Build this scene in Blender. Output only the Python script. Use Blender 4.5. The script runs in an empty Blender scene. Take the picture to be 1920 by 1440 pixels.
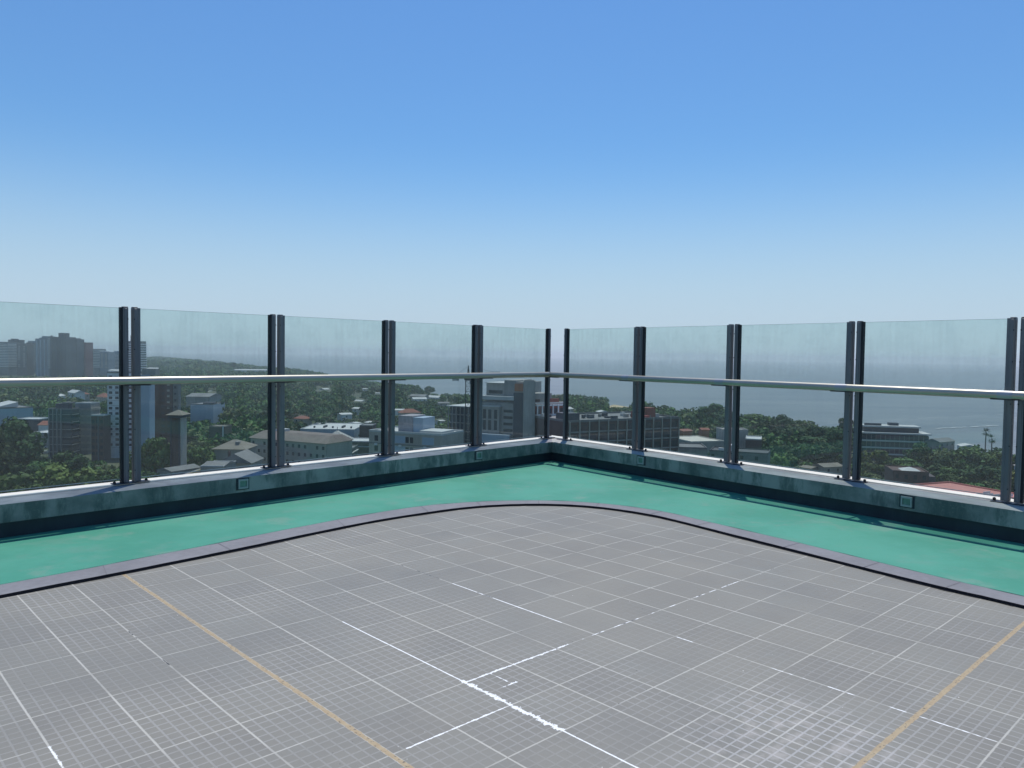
import bpy, math, random
import numpy as np
from mathutils import Vector, Matrix
random.seed(7); rng = np.random.default_rng(7)
S = bpy.context.scene; COL = S.collection
rad = math.radians
# ------------------------------------------------------------------ camera
EZ = 56.0                                   # eye height above the river
FPX, PIT, ROLL = 1442.0, -0.03919, 0.0141
cp, sp_ = math.cos(PIT), math.sin(PIT); cr, sr = math.cos(ROLL), math.sin(ROLL)
Fv = Vector((0, cp, sp_)); U0 = Vector((0, -sp_, cp)); R0 = Vector((1, 0, 0))
Rv = R0*cr+U0*sr; Uv = U0*cr-R0*sr
cd = bpy.data.cameras.new('camera'); cam = bpy.data.objects.new('camera', cd); COL.objects.link(cam)
cd.sensor_width = 36; cd.lens = FPX/1920*36; cd.clip_start = 0.1; cd.clip_end = 80000
cam.matrix_world = Matrix(((Rv.x, Uv.x, -Fv.x, 0), (Rv.y, Uv.y, -Fv.y, 0), (Rv.z, Uv.z, -Fv.z, EZ), (0, 0, 0, 1)))
S.camera = cam
# ------------------------------------------------------------------ light
SUN = Vector((0.06, 0.395, 1.0)).normalized()
sel = math.asin(SUN.z); saz = math.atan2(SUN.x, SUN.y)
W = bpy.data.worlds.new('World'); S.world = W; W.use_nodes = True
wn = W.node_tree; bg = wn.nodes['Background']; sky = wn.nodes.new('ShaderNodeTexSky')
sky.sky_type = 'NISHITA'; sky.sun_disc = False; sky.sun_elevation = sel; sky.sun_rotation = saz
sky.altitude = 60; sky.air_density = 1.0; sky.dust_density = 0.0; sky.ozone_density = 3.0
# pale summer haze low on the horizon, deeper blue above
tc = wn.nodes.new('ShaderNodeTexCoord'); sx_ = wn.nodes.new('ShaderNodeSeparateXYZ'); wn.links.new(tc.outputs['Generated'], sx_.inputs[0])
mr = wn.nodes.new('ShaderNodeMapRange'); mr.interpolation_type = 'SMOOTHERSTEP'; wn.links.new(sx_.outputs[2], mr.inputs[0]); mr.inputs[1].default_value = -.02; mr.inputs[2].default_value = .29; mr.inputs[3].default_value = .93; mr.inputs[4].default_value = 0
tint = wn.nodes.new('ShaderNodeMix'); tint.data_type = 'RGBA'; tint.blend_type = 'MULTIPLY'; tint.inputs[0].default_value = 1; wn.links.new(sky.outputs[0], tint.inputs[6]); 
mz = wn.nodes.new('ShaderNodeMapRange'); wn.links.new(sx_.outputs[2], mz.inputs[0]); mz.inputs[1].default_value = .10; mz.inputs[2].default_value = .46
tm_ = wn.nodes.new('ShaderNodeMix'); tm_.data_type = 'RGBA'; wn.links.new(mz.outputs[0], tm_.inputs[0]); tm_.inputs[6].default_value = (.64, .93, 1.07, 1); tm_.inputs[7].default_value = (.74, 1.06, 1.31, 1); wn.links.new(tm_.outputs[2], tint.inputs[7])
hzm = wn.nodes.new('ShaderNodeMix'); hzm.data_type = 'RGBA'; wn.links.new(mr.outputs[0], hzm.inputs[0]); wn.links.new(tint.outputs[2], hzm.inputs[6]); hzm.inputs[7].default_value = (4.75, 5.95, 7.2, 1)
wn.links.new(hzm.outputs[2], bg.inputs[0]); bg.inputs[1].default_value = 0.106
sl = bpy.data.lights.new('sun', 'SUN'); sl.energy = 3.6; sl.angle = rad(0.5); sl.color = (1, .965, .91)
so = bpy.data.objects.new('sun', sl); COL.objects.link(so); so.rotation_euler = SUN.to_track_quat('Z', 'Y').to_euler(); so.location = (0, 0, 140)
S.view_settings.view_transform = 'Standard'; S.view_settings.look = 'None'; S.view_settings.gamma = 1
S.view_settings.exposure = 0.0
S.render.engine = 'CYCLES'
try:
    S.cycles.transparent_max_bounces = 24; S.cycles.max_bounces = 8; S.cycles.volume_bounces = 2
except Exception: pass

# ------------------------------------------------------------------ helpers
def ray(x, y): return Fv*FPX+Rv*(x-960)-Uv*(y-720)
def pix(x, y, D):                            # world point seen at photo pixel x,y at forward distance D
    r = ray(x, y); return r*(D/r.y)+Vector((0, 0, EZ))
def onz(x, y, z):
    r = ray(x, y); return r*((z-EZ)/r.z)+Vector((0, 0, EZ))
def tag(o, label=None, cat=None, group=None, kind=None):
    if label: o['label'] = label
    if cat: o['category'] = cat
    if group: o['group'] = group
    if kind: o['kind'] = kind
    return o
def empty(name, loc=(0, 0, 0), rz=0):
    o = bpy.data.objects.new(name, None); o.empty_display_size = .2; o.location = loc; o.rotation_euler = (0, 0, rz); COL.objects.link(o); return o
def linkobj(name, me, parent=None, loc=None):
    o = bpy.data.objects.new(name, me); COL.objects.link(o)
    if parent: o.parent = parent
    if loc is not None: o.location = loc
    return o
class MB:
    def __init__(s): s.v = []; s.f = []; s.sm = []
    def add(s, v, f, smooth=False):
        b = len(s.v); s.v += [tuple(p) for p in v]; s.f += [tuple(b+i for i in q) for q in f]; s.sm += [smooth]*len(f); return s
    def box(s, x0, x1, y0, y1, z0, z1, bev=0):
        if x0 > x1: x0, x1 = x1, x0
        if y0 > y1: y0, y1 = y1, y0
        if z0 > z1: z0, z1 = z1, z0
        if not bev:
            v = [(x, y, z) for z in (z0, z1) for x, y in ((x0, y0), (x1, y0), (x1, y1), (x0, y1))]
            return s.add(v, [(3, 2, 1, 0), (4, 5, 6, 7), (0, 1, 5, 4), (1, 2, 6, 5), (2, 3, 7, 6), (3, 0, 4, 7)])
        b = bev; v = []
        for z, i in ((z0, b), (z0+b, 0), (z1-b, 0), (z1, b)):
            v += [(x0+b+i, y0+i, z), (x1-b-i, y0+i, z), (x1-i, y0+b+i, z), (x1-i, y1-b-i, z), (x1-b-i, y1-i, z), (x0+b+i, y1-i, z), (x0+i, y1-b-i, z), (x0+i, y0+b+i, z)]
        f = [tuple(range(7, -1, -1)), tuple(range(24, 32))]
        for k in range(3):
            for j in range(8): a = k*8+j; c = k*8+(j+1) % 8; f.append((a, c, c+8, a+8))
        return s.add(v, f)
    def tube(s, p, q, r, n=12, r2=None, cap=True):
        p = Vector(p); q = Vector(q); d = (q-p).normalized(); a = d.orthogonal().normalized(); b = d.cross(a); r2 = r if r2 is None else r2
        v = []
        for c, rr in ((p, r), (q, r2)):
            for i in range(n): t = 2*math.pi*i/n; v.append(c+a*math.cos(t)*rr+b*math.sin(t)*rr)
        s.add(v, [(i, (i+1) % n, n+(i+1) % n, n+i) for i in range(n)], True)
        if cap: s.add(v, [tuple(range(n-1, -1, -1)), tuple(range(n, 2*n))])
        return s
    def prism(s, pts, z0, z1):
        n = len(pts); v = [(x, y, z0) for x, y in pts]+[(x, y, z1) for x, y in pts]
        return s.add(v, [tuple(range(n-1, -1, -1)), tuple(range(n, 2*n))]+[(i, (i+1) % n, n+(i+1) % n, n+i) for i in range(n)])
    def mesh(s, name, m):
        me = bpy.data.meshes.new(name); me.from_pydata(s.v, [], s.f)
        me.polygons.foreach_set('use_smooth', s.sm)
        for x in (m if isinstance(m, (list, tuple)) else [m]): me.materials.append(x)
        me.update(); return me
    def build(s, name, m, parent=None, loc=None): return linkobj(name, s.mesh(name, m), parent, loc)

class NT:                                    # tiny node-expression helper
    def __init__(s, name):
        s.m = bpy.data.materials.new(name); s.m.use_nodes = True; s.t = s.m.node_tree; s.n = s.t.nodes; s.p = s.n.get('Principled BSDF')
        s.out = s.n.get('Material Output')
    def _in(s, sock, v):
        if isinstance(v, bpy.types.NodeSocket): s.t.links.new(v, sock)
        else:
            try: sock.default_value = v
            except Exception: sock.default_value = (*v, 1)
    def node(s, typ, ins={}, **kw):
        n = s.n.new(typ)
        for k, v in kw.items(): setattr(n, k, v)
        for k, v in ins.items(): s._in(n.inputs[k], v)
        return n
    def math(s, op, a, b=0.0, c=0.0, clamp=False):
        n = s.node('ShaderNodeMath', {0: a, 1: b, 2: c}, operation=op); n.use_clamp = clamp; return n.outputs[0]
    def mix(s, fac, a, b):
        n = s.n.new('ShaderNodeMix'); n.data_type = 'RGBA'; s._in(n.inputs[0], fac); s._in(n.inputs[6], a if isinstance(a, bpy.types.NodeSocket) else (*a, 1)); s._in(n.inputs[7], b if isinstance(b, bpy.types.NodeSocket) else (*b, 1)); return n.outputs[2]
    def ramp(s, v, a, b, lo=0.0, hi=1.0):
        n = s.node('ShaderNodeMapRange', {0: v, 1: a, 2: b, 3: lo, 4: hi}); n.interpolation_type = 'SMOOTHSTEP'; return n.outputs[0]
    def noise(s, vec, scale, detail=4, rough=.55, w=None):
        n = s.node('ShaderNodeTexNoise', {'Vector': vec, 'Scale': scale, 'Detail': detail, 'Roughness': rough}); return n.outputs[0]
    def coord(s, kind='Object'): return s.node('ShaderNodeTexCoord').outputs[kind]
    def xyz(s, v):
        n = s.node('ShaderNodeSeparateXYZ', {0: v}); return n.outputs
    def scalev(s, v, sc):
        return s.node('ShaderNodeMapping', {'Vector': v, 'Scale': sc}).outputs[0]
    def bump(s, h, dist, strength=1.0):
        n = s.node('ShaderNodeBump', {'Height': h, 'Distance': dist, 'Strength': strength}); s.t.links.new(n.outputs[0], s.p.inputs['Normal'])
    def set(s, **kw):
        for k, v in kw.items(): s._in(s.p.inputs[k.replace('_', ' ')], v)
        return s.m

MATS = {}
def plain(key, c, rough=.8, var=.18, scale=.35, metal=0.0, obj=False, spec=.3):
    """painted / plastered surface with uneven weathering"""
    if key in MATS: return MATS[key]
    n = NT(key); co = n.coord()
    a = n.noise(co, scale, 5); b = n.noise(n.scalev(co, (1.6, 1.6, .25)), scale*5, 4)
    f = n.math('ADD', n.math('MULTIPLY', a, .6), n.math('MULTIPLY', b, .4))
    f = n.ramp(f, .34, .66)
    d = tuple(x*(1-var) for x in c); e = tuple(min(1, x*(1+var*.7)) for x in c)
    n.set(Base_Color=n.mix(f, d, e), Roughness=rough, Metallic=metal)
    n.p.inputs['Specular IOR Level'].default_value = spec
    MATS[key] = n.m; return n.m

# ------------------------------------------------------------------ terrace geometry numbers (metres, z from eye)
ZG = EZ-1.57; ZT = EZ-1.584                    # green membrane, tiled deck
ZB = EZ-1.2885; ZTOP = EZ+0.3866             # top of the coping, top of the posts
CX, CY = 0.62368, 11.80431
AL, AR = 3.957959, -0.897917
dL = Vector((math.cos(AL), math.sin(AL))); dR = Vector((math.cos(AR), math.sin(AR)))
nL = Vector((-dL.y, dL.x)); nR = Vector((dR.y, -dR.x)); C2 = Vector((CX, CY))
LENL, LENR = 15.0, 14.0
def wallpt(w, s, off):
    d, n = ((dL, nL), (dR, nR))[w]; return C2+d*s+n*off
def corner2(oL, oR):
    M = np.array([[dL.x, -dR.x], [dL.y, -dR.y]]); r = np.array([nR.x*oR-nL.x*oL, nR.y*oR-nL.y*oL]); return np.linalg.solve(M, r)
def corner(off):                             # meeting point of the two lines offset inwards by off
    # C + dL*a + nL*off = C + dR*b + nR*off
    M = np.array([[dL.x, -dR.x], [dL.y, -dR.y]]); r = np.array([nR.x-nL.x, nR.y-nL.y])*off
    a, b = np.linalg.solve(M, r); return a, b
# curb curve on the deck (plan, metres)
CO = [(-3.06, 5.31), (-2.81, 5.61), (-2.36, 6.16), (-1.88, 6.76), (-1.34, 7.38), (-.91, 7.77), (-.55, 7.97), (-.15, 8.11), (.3, 8.17), (.72, 8.13), (1.14, 7.97), (1.53, 7.68), (1.78, 7.36), (2.03, 7.02), (2.45, 6.44), (2.72, 6.04), (2.96, 5.68), (3.18, 5.36), (3.43, 5.04)]
CI = [(-2.92, 5.10), (-2.67, 5.38), (-2.18, 5.96), (-1.72, 6.54), (-1.24, 7.10), (-.80, 7.50), (-.47, 7.75), (-.12, 7.91), (.3, 7.99), (.70, 7.95), (1.05, 7.80), (1.38, 7.54), (1.62, 7.24), (1.86, 6.88), (2.27, 6.29), (2.54, 5.89), (2.78, 5.54), (3.0, 5.23), (3.26, 4.91)]
def smooth(pts, sub=6):
    out = []; P_ = [Vector(p) for p in pts]
    for i in range(len(P_)-1):
        p0 = P_[max(i-1, 0)]; p1 = P_[i]; p2 = P_[i+1]; p3 = P_[min(i+2, len(P_)-1)]
        for k in range(sub):
            t = k/sub; out.append(.5*((2*p1)+(-p0+p2)*t+(2*p0-5*p1+4*p2-p3)*t*t+(-p0+3*p1-3*p2+p3)*t**3))
    out.append(P_[-1]); return out
dl2 = Vector((-3.35+2.81, 5.01-5.61)).normalized(); dr2 = Vector((3.43-2.72, 5.04-6.04)).normalized()
def extend(pts):
    a = [Vector(pts[0])+dl2*k for k in (11, 6, 3, 1)]; b = [Vector(pts[-1])+dr2*k for k in (1, 3, 6, 11)]
    return [tuple(p) for p in a+[Vector(p) for p in pts]+b]
COs = smooth(extend(CO)); CIs = smooth(extend(CI)); NC = len(COs)

# ------------------------------------------------------------------ terrace materials
TS = .31979; JK = .0185; TYAW = .759406; TOX, TOY = -1.806806, 3.447181
def tile_material():
    n = NT('deck_tiles'); co = n.coord(); X, Y, Z = n.xyz(co)
    wob = n.noise(co, 1.3, 2); wy = n.math('MULTIPLY', n.math('SUBTRACT', wob, .5), .006)
    X = n.math('ADD', X, wy); Y = n.math('ADD', Y, wy)
    Xj = n.math('SUBTRACT', X, n.math('MULTIPLY', n.math('GREATER_THAN', X, 2*TS+.009), JK))
    def dist(c, per): return n.math('PINGPONG', c, per/2)
    fine = n.noise(co, 420, 2); mid = n.noise(co, 34, 4, .6); big = n.noise(co, 1.1, 4, .6); big2 = n.noise(co, .45, 3)
    jag = n.math('MULTIPLY', n.math('SUBTRACT', n.noise(co, 22, 4, .7), .5), .007)
    # per-tile tone
    ix = n.math('FLOOR', n.math('DIVIDE', Xj, TS)); iy = n.math('FLOOR', n.math('DIVIDE', Y, TS))
    cv = n.node('ShaderNodeCombineXYZ', {0: ix, 1: iy, 2: 0.0}).outputs[0]
    wnz = n.node('ShaderNodeTexWhiteNoise', {'Vector': cv}).outputs[0]
    base = n.mix(wnz, (.216, .205, .178), (.244, .232, .198))
    base = n.mix(n.math('MULTIPLY', n.ramp(big, .40, .66), .5), base, (.275, .258, .215))
    base = n.mix(n.math('MULTIPLY', n.ramp(n.noise(co, 2.7, 5, .65), .5, .72), .30), base, (.255, .255, .225))
    base = n.mix(n.math('MULTIPLY', n.ramp(fine, .4, .7), .18), base, (.14, .14, .14))
    # 6 x 6 panes in every tile: pale dust in the shallow grooves
    sx = dist(Xj, TS/6); sy = dist(Y, TS/6)
    gx = n.ramp(sx, .0062, .0024); gy = n.ramp(sy, .0062, .0024)
    sub = n.math('MAXIMUM', gx, gy)
    cx, cy = dustc
    dd = n.node('ShaderNodeVectorMath', {0: co, 1: (cx, cy, 0)}, operation='DISTANCE').outputs[1]
    patch = n.math('MULTIPLY', n.ramp(n.math('ADD', dd, n.math('MULTIPLY', n.math('SUBTRACT', n.noise(co, 4, 4), .5), .7)), .62, .18), 1.0)
    vis = n.math('ADD', n.math('MULTIPLY', n.ramp(n.noise(co, .9, 3), .36, .62), .26), .08)
    vis = n.math('MULTIPLY', vis, n.ramp(mid, .25, .5, .55, 1.0))
    pd = n.node('ShaderNodeVectorMath', {0: co, 1: (plainc[0], plainc[1], 0)}, operation='DISTANCE').outputs[1]
    vis = n.math('MULTIPLY', vis, n.ramp(n.math('ADD', pd, n.math('MULTIPLY', n.math('SUBTRACT', n.noise(co, 1.4, 3), .5), 1.6)), .9, 3.1, .10, 1.25))
    vis = n.math('ADD', vis, n.math('MULTIPLY', patch, .60), clamp=True)
    col = n.mix(n.math('MULTIPLY', sub, vis), base, (.42, .41, .39))
    col = n.mix(n.math('MULTIPLY', patch, n.ramp(n.noise(co, 12, 4), .45, .7, 0, .35)), col, (.55, .50, .46))
    # tile joints
    jx = n.ramp(n.math('ADD', dist(Xj, TS), jag), .0058, .0026); jy = n.ramp(n.math('ADD', dist(Y, TS), jag), .0052, .0022)
    jx = n.math('MULTIPLY', jx, n.ramp(n.noise(co, 1.7, 3), .36, .52, .35, 1.0)); jy = n.math('MULTIPLY', jy, n.ramp(n.noise(n.scalev(co, (1, 3, 1)), 2.1, 3), .38, .56, .18, .9))
    gcol = n.mix(n.noise(co, 3, 3), (.41, .39, .325), (.55, .53, .48))
    col = n.mix(n.math('MAXIMUM', jx, jy), col, gcol)
    # grey-black missing grout and white mortar smears along certain joints
    def seg(ax, line, a, b, w, colr, thr, rag=.012, k=1.0):
        nonlocal col
        c, l = (Xj, Y) if ax == 0 else (Y, Xj)
        rg = n.math('MULTIPLY', n.math('SUBTRACT', n.noise(co, 30, 5, .75), .5), rag)
        d = n.math('ABSOLUTE', n.math('SUBTRACT', c, line)); d = n.math('ADD', d, rg)
        m = n.ramp(d, w, w*.6)
        m = n.math('MULTIPLY', m, n.math('MULTIPLY', n.math('GREATER_THAN', l, a), n.math('LESS_THAN', l, b)))
        if thr: m = n.math('MULTIPLY', m, n.ramp(n.noise(co, 7, 3), thr, thr+.06))
        col = n.mix(n.math('MULTIPLY', m, k), col, colr)
    WH = (.86, .86, .84); BK = (.06, .06, .06)
    seg(0, 4*TS, -5.0*TS, -2.9*TS, .0125, WH, 0, .10)
    seg(0, 4*TS, -2.9*TS, .5*TS, .0045, WH, 0); seg(0, 4*TS, -8*TS, -5*TS, .0050, WH, 0)
    seg(1, -3*TS, 4*TS, 6.3*TS, .0062, WH, 0, .04); seg(1, -3*TS, 6.3*TS, 12*TS, .0048, WH, .48)
    seg(1, -3*TS, 6.0*TS, 14*TS, .0042, BK, .56)
    seg(1, -4*TS, 2.2*TS, 4*TS, .0048, WH, 0, .03); seg(1, -3.5*TS, 4.0*TS, 4.6*TS, .004, WH, .45, .05); seg(0, 4.5*TS, -3.4*TS, -3.0*TS, .0035, WH, 0, .03)
    seg(0, 7*TS, -2.2*TS, 1*TS, .0052, WH, 0); seg(0, 7*TS, -.3*TS, 3*TS, .0040, BK, .50)
    seg(0, 8*TS, -9*TS, -4*TS, .0052, WH, .50); seg(0, 8*TS, -12*TS, -4*TS, .0040, BK, .60)
    seg(0, 1*TS, -1*TS, 3*TS, .0038, BK, .54)
    seg(0, -1*TS, -5*TS, -1*TS, .0050, WH, 0, .04)
    spk = n.ramp(n.noise(co, 48, 2, .5), .745, .77); col = n.mix(n.math('MULTIPLY', spk, .8), col, (.05, .045, .04))
    spw = n.ramp(n.noise(n.scalev(co, (1, 1.3, 1)), 33, 2, .5), .775, .79); col = n.mix(spw, col, (.75, .73, .68))
    # ochre sealed expansion joints
    oc = n.mix(n.noise(co, 26, 5, .7), (.32, .21, .115), (.50, .42, .27))
    oc = n.mix(n.math('MULTIPLY', n.ramp(n.noise(co, 60, 3), .58, .66), .8), oc, (.12, .11, .09))
    for c, mid_, hw in ((X, 2*TS+.009, .0125), (Y, -8*TS, .0125)):
        d = n.math('ADD', n.math('ABSOLUTE', n.math('SUBTRACT', c, mid_)), jag); d = n.math('ADD', d, n.math('MULTIPLY', n.math('SUBTRACT', n.noise(co, 14, 6, .8), .5), .022)); om = n.ramp(d, hw+.001, hw-.002)
        col = n.mix(om, col, oc)
    h = n.math('ADD', n.math('MULTIPLY', n.math('SUBTRACT', 1.0, sub), 1.0), n.math('MULTIPLY', mid, .25))
    n.bump(h, .0011, .6)
    n.set(Base_Color=col, Roughness=n.ramp(big2, .3, .7, .50, .66))
    n.p.inputs['Specular IOR Level'].default_value = .35
    return n.m
q = onz(1505, 1395, ZT); q2 = Vector((q.x-TOX, q.y-TOY)); cT, sT = math.cos(TYAW), math.sin(TYAW)
q = onz(1230, 1040, ZT); q3 = Vector((q.x-TOX, q.y-TOY)); plainc = (q3.x*cT+q3.y*sT, -q3.x*sT+q3.y*cT)
dustc = (q2.x*cT+q2.y*sT, -q2.x*sT+q2.y*cT)
def green_material():
    n = NT('green_membrane'); co = n.coord()
    st = n.scalev(co, (1, 1, 1)); a = n.noise(st, .9, 5, .6); b = n.noise(co, 3.5, 5, .6); c = n.noise(co, 40, 3)
    col = n.mix(n.ramp(a, .38, .64), (.058, .275, .185), (.080, .325, .225))
    col = n.mix(n.math('MULTIPLY', n.ramp(b, .5, .70), .45), col, (.135, .30, .225))
    col = n.mix(n.math('MULTIPLY', n.ramp(n.noise(n.scalev(co, (1, 1, 1)), 1.6, 6, .7), .56, .66), .5), col, (.19, .31, .24))
    col = n.mix(n.math('MULTIPLY', n.ramp(c, .62, .75), .25), col, (.05, .2, .17))
    n.bump(n.math('ADD', n.noise(co, 1.8, 3), n.math('MULTIPLY', c, .04)), .02, .5)
    n.set(Base_Color=col, Roughness=.55); n.p.inputs['Specular IOR Level'].default_value = .3; return n.m
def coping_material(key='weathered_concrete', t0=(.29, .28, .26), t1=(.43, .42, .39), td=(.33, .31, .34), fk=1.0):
    n = NT(key); co = n.coord()
    v = n.noise(n.scalev(co, (1, 1, .30)), 5, 6, .7); g = n.noise(co, 1.6, 5, .6); f = n.noise(co, 45, 3)
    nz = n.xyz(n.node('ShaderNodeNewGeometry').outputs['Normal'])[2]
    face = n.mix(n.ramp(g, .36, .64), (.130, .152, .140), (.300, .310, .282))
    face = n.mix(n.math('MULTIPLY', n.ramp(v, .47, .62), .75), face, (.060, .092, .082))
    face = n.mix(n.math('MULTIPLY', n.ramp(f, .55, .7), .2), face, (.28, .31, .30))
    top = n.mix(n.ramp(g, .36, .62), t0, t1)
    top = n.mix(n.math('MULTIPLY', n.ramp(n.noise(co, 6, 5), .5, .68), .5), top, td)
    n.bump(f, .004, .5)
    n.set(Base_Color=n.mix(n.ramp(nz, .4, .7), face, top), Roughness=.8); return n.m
def upstand_material():
    n = NT('navy_membrane'); co = n.coord(); X, Y, Z = n.xyz(co)
    a = n.noise(n.scalev(co, (1, 1, .3)), 3, 5, .6)
    col = n.mix(n.ramp(a, .35, .65), (.007, .017, .026), (.014, .031, .042))
    j = n.ramp(n.math('PINGPONG', X, .55), .012, .004)
    col = n.mix(n.math('MULTIPLY', j, .6), col, (.012, .02, .028))
    n.bump(n.noise(co, 5, 3), .01, .4); n.set(Base_Color=col, Roughness=.6); return n.m
def glass_material():
    n = NT('dusty_tinted_glass'); co = n.coord(); X, Y, Z = n.xyz(co)
    n.n.remove(n.p)
    tr = n.node('ShaderNodeBsdfTransparent', {'Color': (.868, .925, .908, 1)})
    gl = n.node('ShaderNodeBsdfGlossy', {'Color': (1, 1, 1, 1), 'Roughness': 0.0})
    bf = n.node('ShaderNodeNewGeometry').outputs['Backfacing']; fr = n.node('ShaderNodeFresnel', {'IOR': n.ramp(bf, 0, 1, 1.45, 1/1.45)})
    m1 = n.node('ShaderNodeMixShader', {0: n.math('MULTIPLY', fr.outputs[0], .62)}); n.t.links.new(tr.outputs[0], m1.inputs[1]); n.t.links.new(gl.outputs[0], m1.inputs[2])
    du = n.node('ShaderNodeBsdfTranslucent', {'Color': (.62, .70, .68, 1)}); dd = n.node('ShaderNodeBsdfDiffuse', {'Color': (.62, .70, .68, 1)})
    ds = n.node('ShaderNodeMixShader', {0: .5}); n.t.links.new(du.outputs[0], ds.inputs[1]); n.t.links.new(dd.outputs[0], ds.inputs[2])
    streak = n.noise(n.scalev(co, (14, 1, .9)), 1.6, 4, .6); cloud = n.noise(co, 2.6, 5, .65)
    up = n.ramp(Z, .85, 1.30, .04, 1.0)
    fac = n.math('MULTIPLY', n.math('MULTIPLY', n.ramp(n.math('ADD', n.math('MULTIPLY', streak, .28), n.math('MULTIPLY', cloud, .72)), 
.40, .66), up), .085)
    fac = n.math('ADD', fac, .003)
    m2 = n.node('ShaderNodeMixShader', {0: fac}); n.t.links.new(m1.outputs[0], m2.inputs[1]); n.t.links.new(ds.outputs[0], m2.inputs[2])
    n.t.links.new(m2.outputs[0], n.out.inputs[0]); return n.m
def metal_material(key, c0, c1, rough, metal, sc=8):
    n = NT(key); co = n.coord(); a = n.noise(n.scalev(co, (1, 1, .12)), sc, 5, .6); b = n.noise(co, 60, 3)
    n.set(Base_Color=n.mix(n.ramp(a, .35, .65), c0, c1), Roughness=n.ramp(b, .3, .7, rough-.06, rough+.08), Metallic=metal); return n.m
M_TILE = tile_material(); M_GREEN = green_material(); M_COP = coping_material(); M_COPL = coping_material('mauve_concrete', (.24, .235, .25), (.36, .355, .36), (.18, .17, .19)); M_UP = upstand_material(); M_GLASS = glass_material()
M_POST = metal_material('anodised_post', (.125, .135, .148), (.175, .178, .185), .42, .35)
M_POSTB = metal_material('brownish_post_side', (.15, .135, .13), (.20, .18, .17), .5, .25)
M_GASK = plain('black_gasket', (.016, .018, .022), .6)
M_RAIL = plain('satin_aluminium_rail', (.40, .385, .335), .40, .08, 1.2, metal=.8)
M_PLATE = metal_material('dark_steel_plate', (.045, .045, .055), (.075, .07, .08), .5, .4)
M_LIP = plain('white_metal_trim', (.80, .745, .63), .45, .05, 3)
M_CURB = plain('grey_violet_curb', (.222, .218, .228), .75, .12, 2.5)
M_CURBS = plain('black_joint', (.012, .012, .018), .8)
M_SLF = plain('step_light_frame', (.30, .34, .32), .5); M_LENS = plain('green_glass_lens', (.13, .24, .19), .3, .2, 20)
M_BODY = plain('host_wall', (.45, .44, .42), .85)

# ------------------------------------------------------------------ terrace
def strip_mesh(A, B, z):
    v = [(p.x, p.y, z) for p in A]+[(p.x, p.y, z) for p in B]; n = len(A)
    return v, [(i, i+1, n+i+1, n+i) for i in range(n-1)]
# green membrane: between the upstand and the curb
off = .25; a, b = corner(off); m = (NC-1)//2
wallL = [wallpt(0, s, off) for s in np.linspace(LENL, a, m+1)]; wallR = [wallpt(1, s, off) for s in np.linspace(b, LENR, NC-m)]
A = wallL+wallR[1:]
mb = MB(); v, f = strip_mesh([Vector(p) for p in COs], A, ZG)
mb.add(v, [tuple(reversed(q)) for q in f]); o = mb.build('green_floor', M_GREEN); tag(o, kind='structure')
me = o.data; me.flip_normals() if me.polygons[0].normal.z < 0 else None
# curb
n_ = NC; v = []
ZC = EZ-1.562
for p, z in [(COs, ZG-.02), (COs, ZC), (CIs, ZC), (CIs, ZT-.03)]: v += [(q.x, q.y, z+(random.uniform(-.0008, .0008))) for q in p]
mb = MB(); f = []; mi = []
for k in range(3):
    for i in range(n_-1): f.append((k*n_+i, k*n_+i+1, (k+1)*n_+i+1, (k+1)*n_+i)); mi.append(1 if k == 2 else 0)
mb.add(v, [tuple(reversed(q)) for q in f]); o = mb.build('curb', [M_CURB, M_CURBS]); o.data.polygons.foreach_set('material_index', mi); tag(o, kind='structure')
curb_ = o
for i in range(9, NC-6, 9):
    a = COs[i]; b = CIs[i]; d = (b-a).normalized(); t = Vector((-d.y, d.x))*.0028; w0 = Vector((random.uniform(-.01, .01), 0))
    m = MB(); m.add([(a.x-t.x, a.y-t.y, ZC+.0022), (b.x-t.x+w0.x, b.y-t.y, ZC+.0022), (b.x+t.x+w0.x, b.y+t.y, ZC+.0022), (a.x+t.x, a.y+t.y, ZC+.0022)], [(0, 1, 2, 3)]); m.build('curb_joint', plain('curb_gap', (.185, .178, .195), .9), curb_)
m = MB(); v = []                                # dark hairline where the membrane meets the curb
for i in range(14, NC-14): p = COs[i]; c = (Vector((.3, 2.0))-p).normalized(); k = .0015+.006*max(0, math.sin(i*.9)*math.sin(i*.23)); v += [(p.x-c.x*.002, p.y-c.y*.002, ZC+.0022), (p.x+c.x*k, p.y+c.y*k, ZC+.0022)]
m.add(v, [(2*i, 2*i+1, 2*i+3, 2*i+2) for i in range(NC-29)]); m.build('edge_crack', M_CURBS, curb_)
# tiled deck (object frame = tile grid)
o_t = []
Ml = Matrix.Rotation(-TYAW, 2)
poly = [Vector(p) for p in CIs]+[Vector((14, -9)), Vector((-14, -9))]
loc = [Ml @ (p-Vector((TOX, TOY))) for p in poly]
mb = MB(); mb.add([(p.x, p.y, 0) for p in loc], [tuple(range(len(loc)))]); o = mb.build('tile_floor', M_TILE, None, (TOX, TOY, ZT)); o.rotation_euler = (0, 0, TYAW); tag(o, kind='structure')
if o.data.polygons[0].normal.z < 0: o.data.flip_normals()
# black ragged sealant line beside the curb
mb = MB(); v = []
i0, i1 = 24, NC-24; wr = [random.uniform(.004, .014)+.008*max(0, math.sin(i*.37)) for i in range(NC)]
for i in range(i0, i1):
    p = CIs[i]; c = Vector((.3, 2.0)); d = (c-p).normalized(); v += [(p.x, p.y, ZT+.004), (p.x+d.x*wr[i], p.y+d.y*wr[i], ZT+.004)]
mb.add(v, [(2*i, 2*i+1, 2*i+3, 2*i+2) for i in range(i1-i0-1)]); o = mb.build('joint_sealant', M_CURBS); tag(o, kind='structure')

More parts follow.
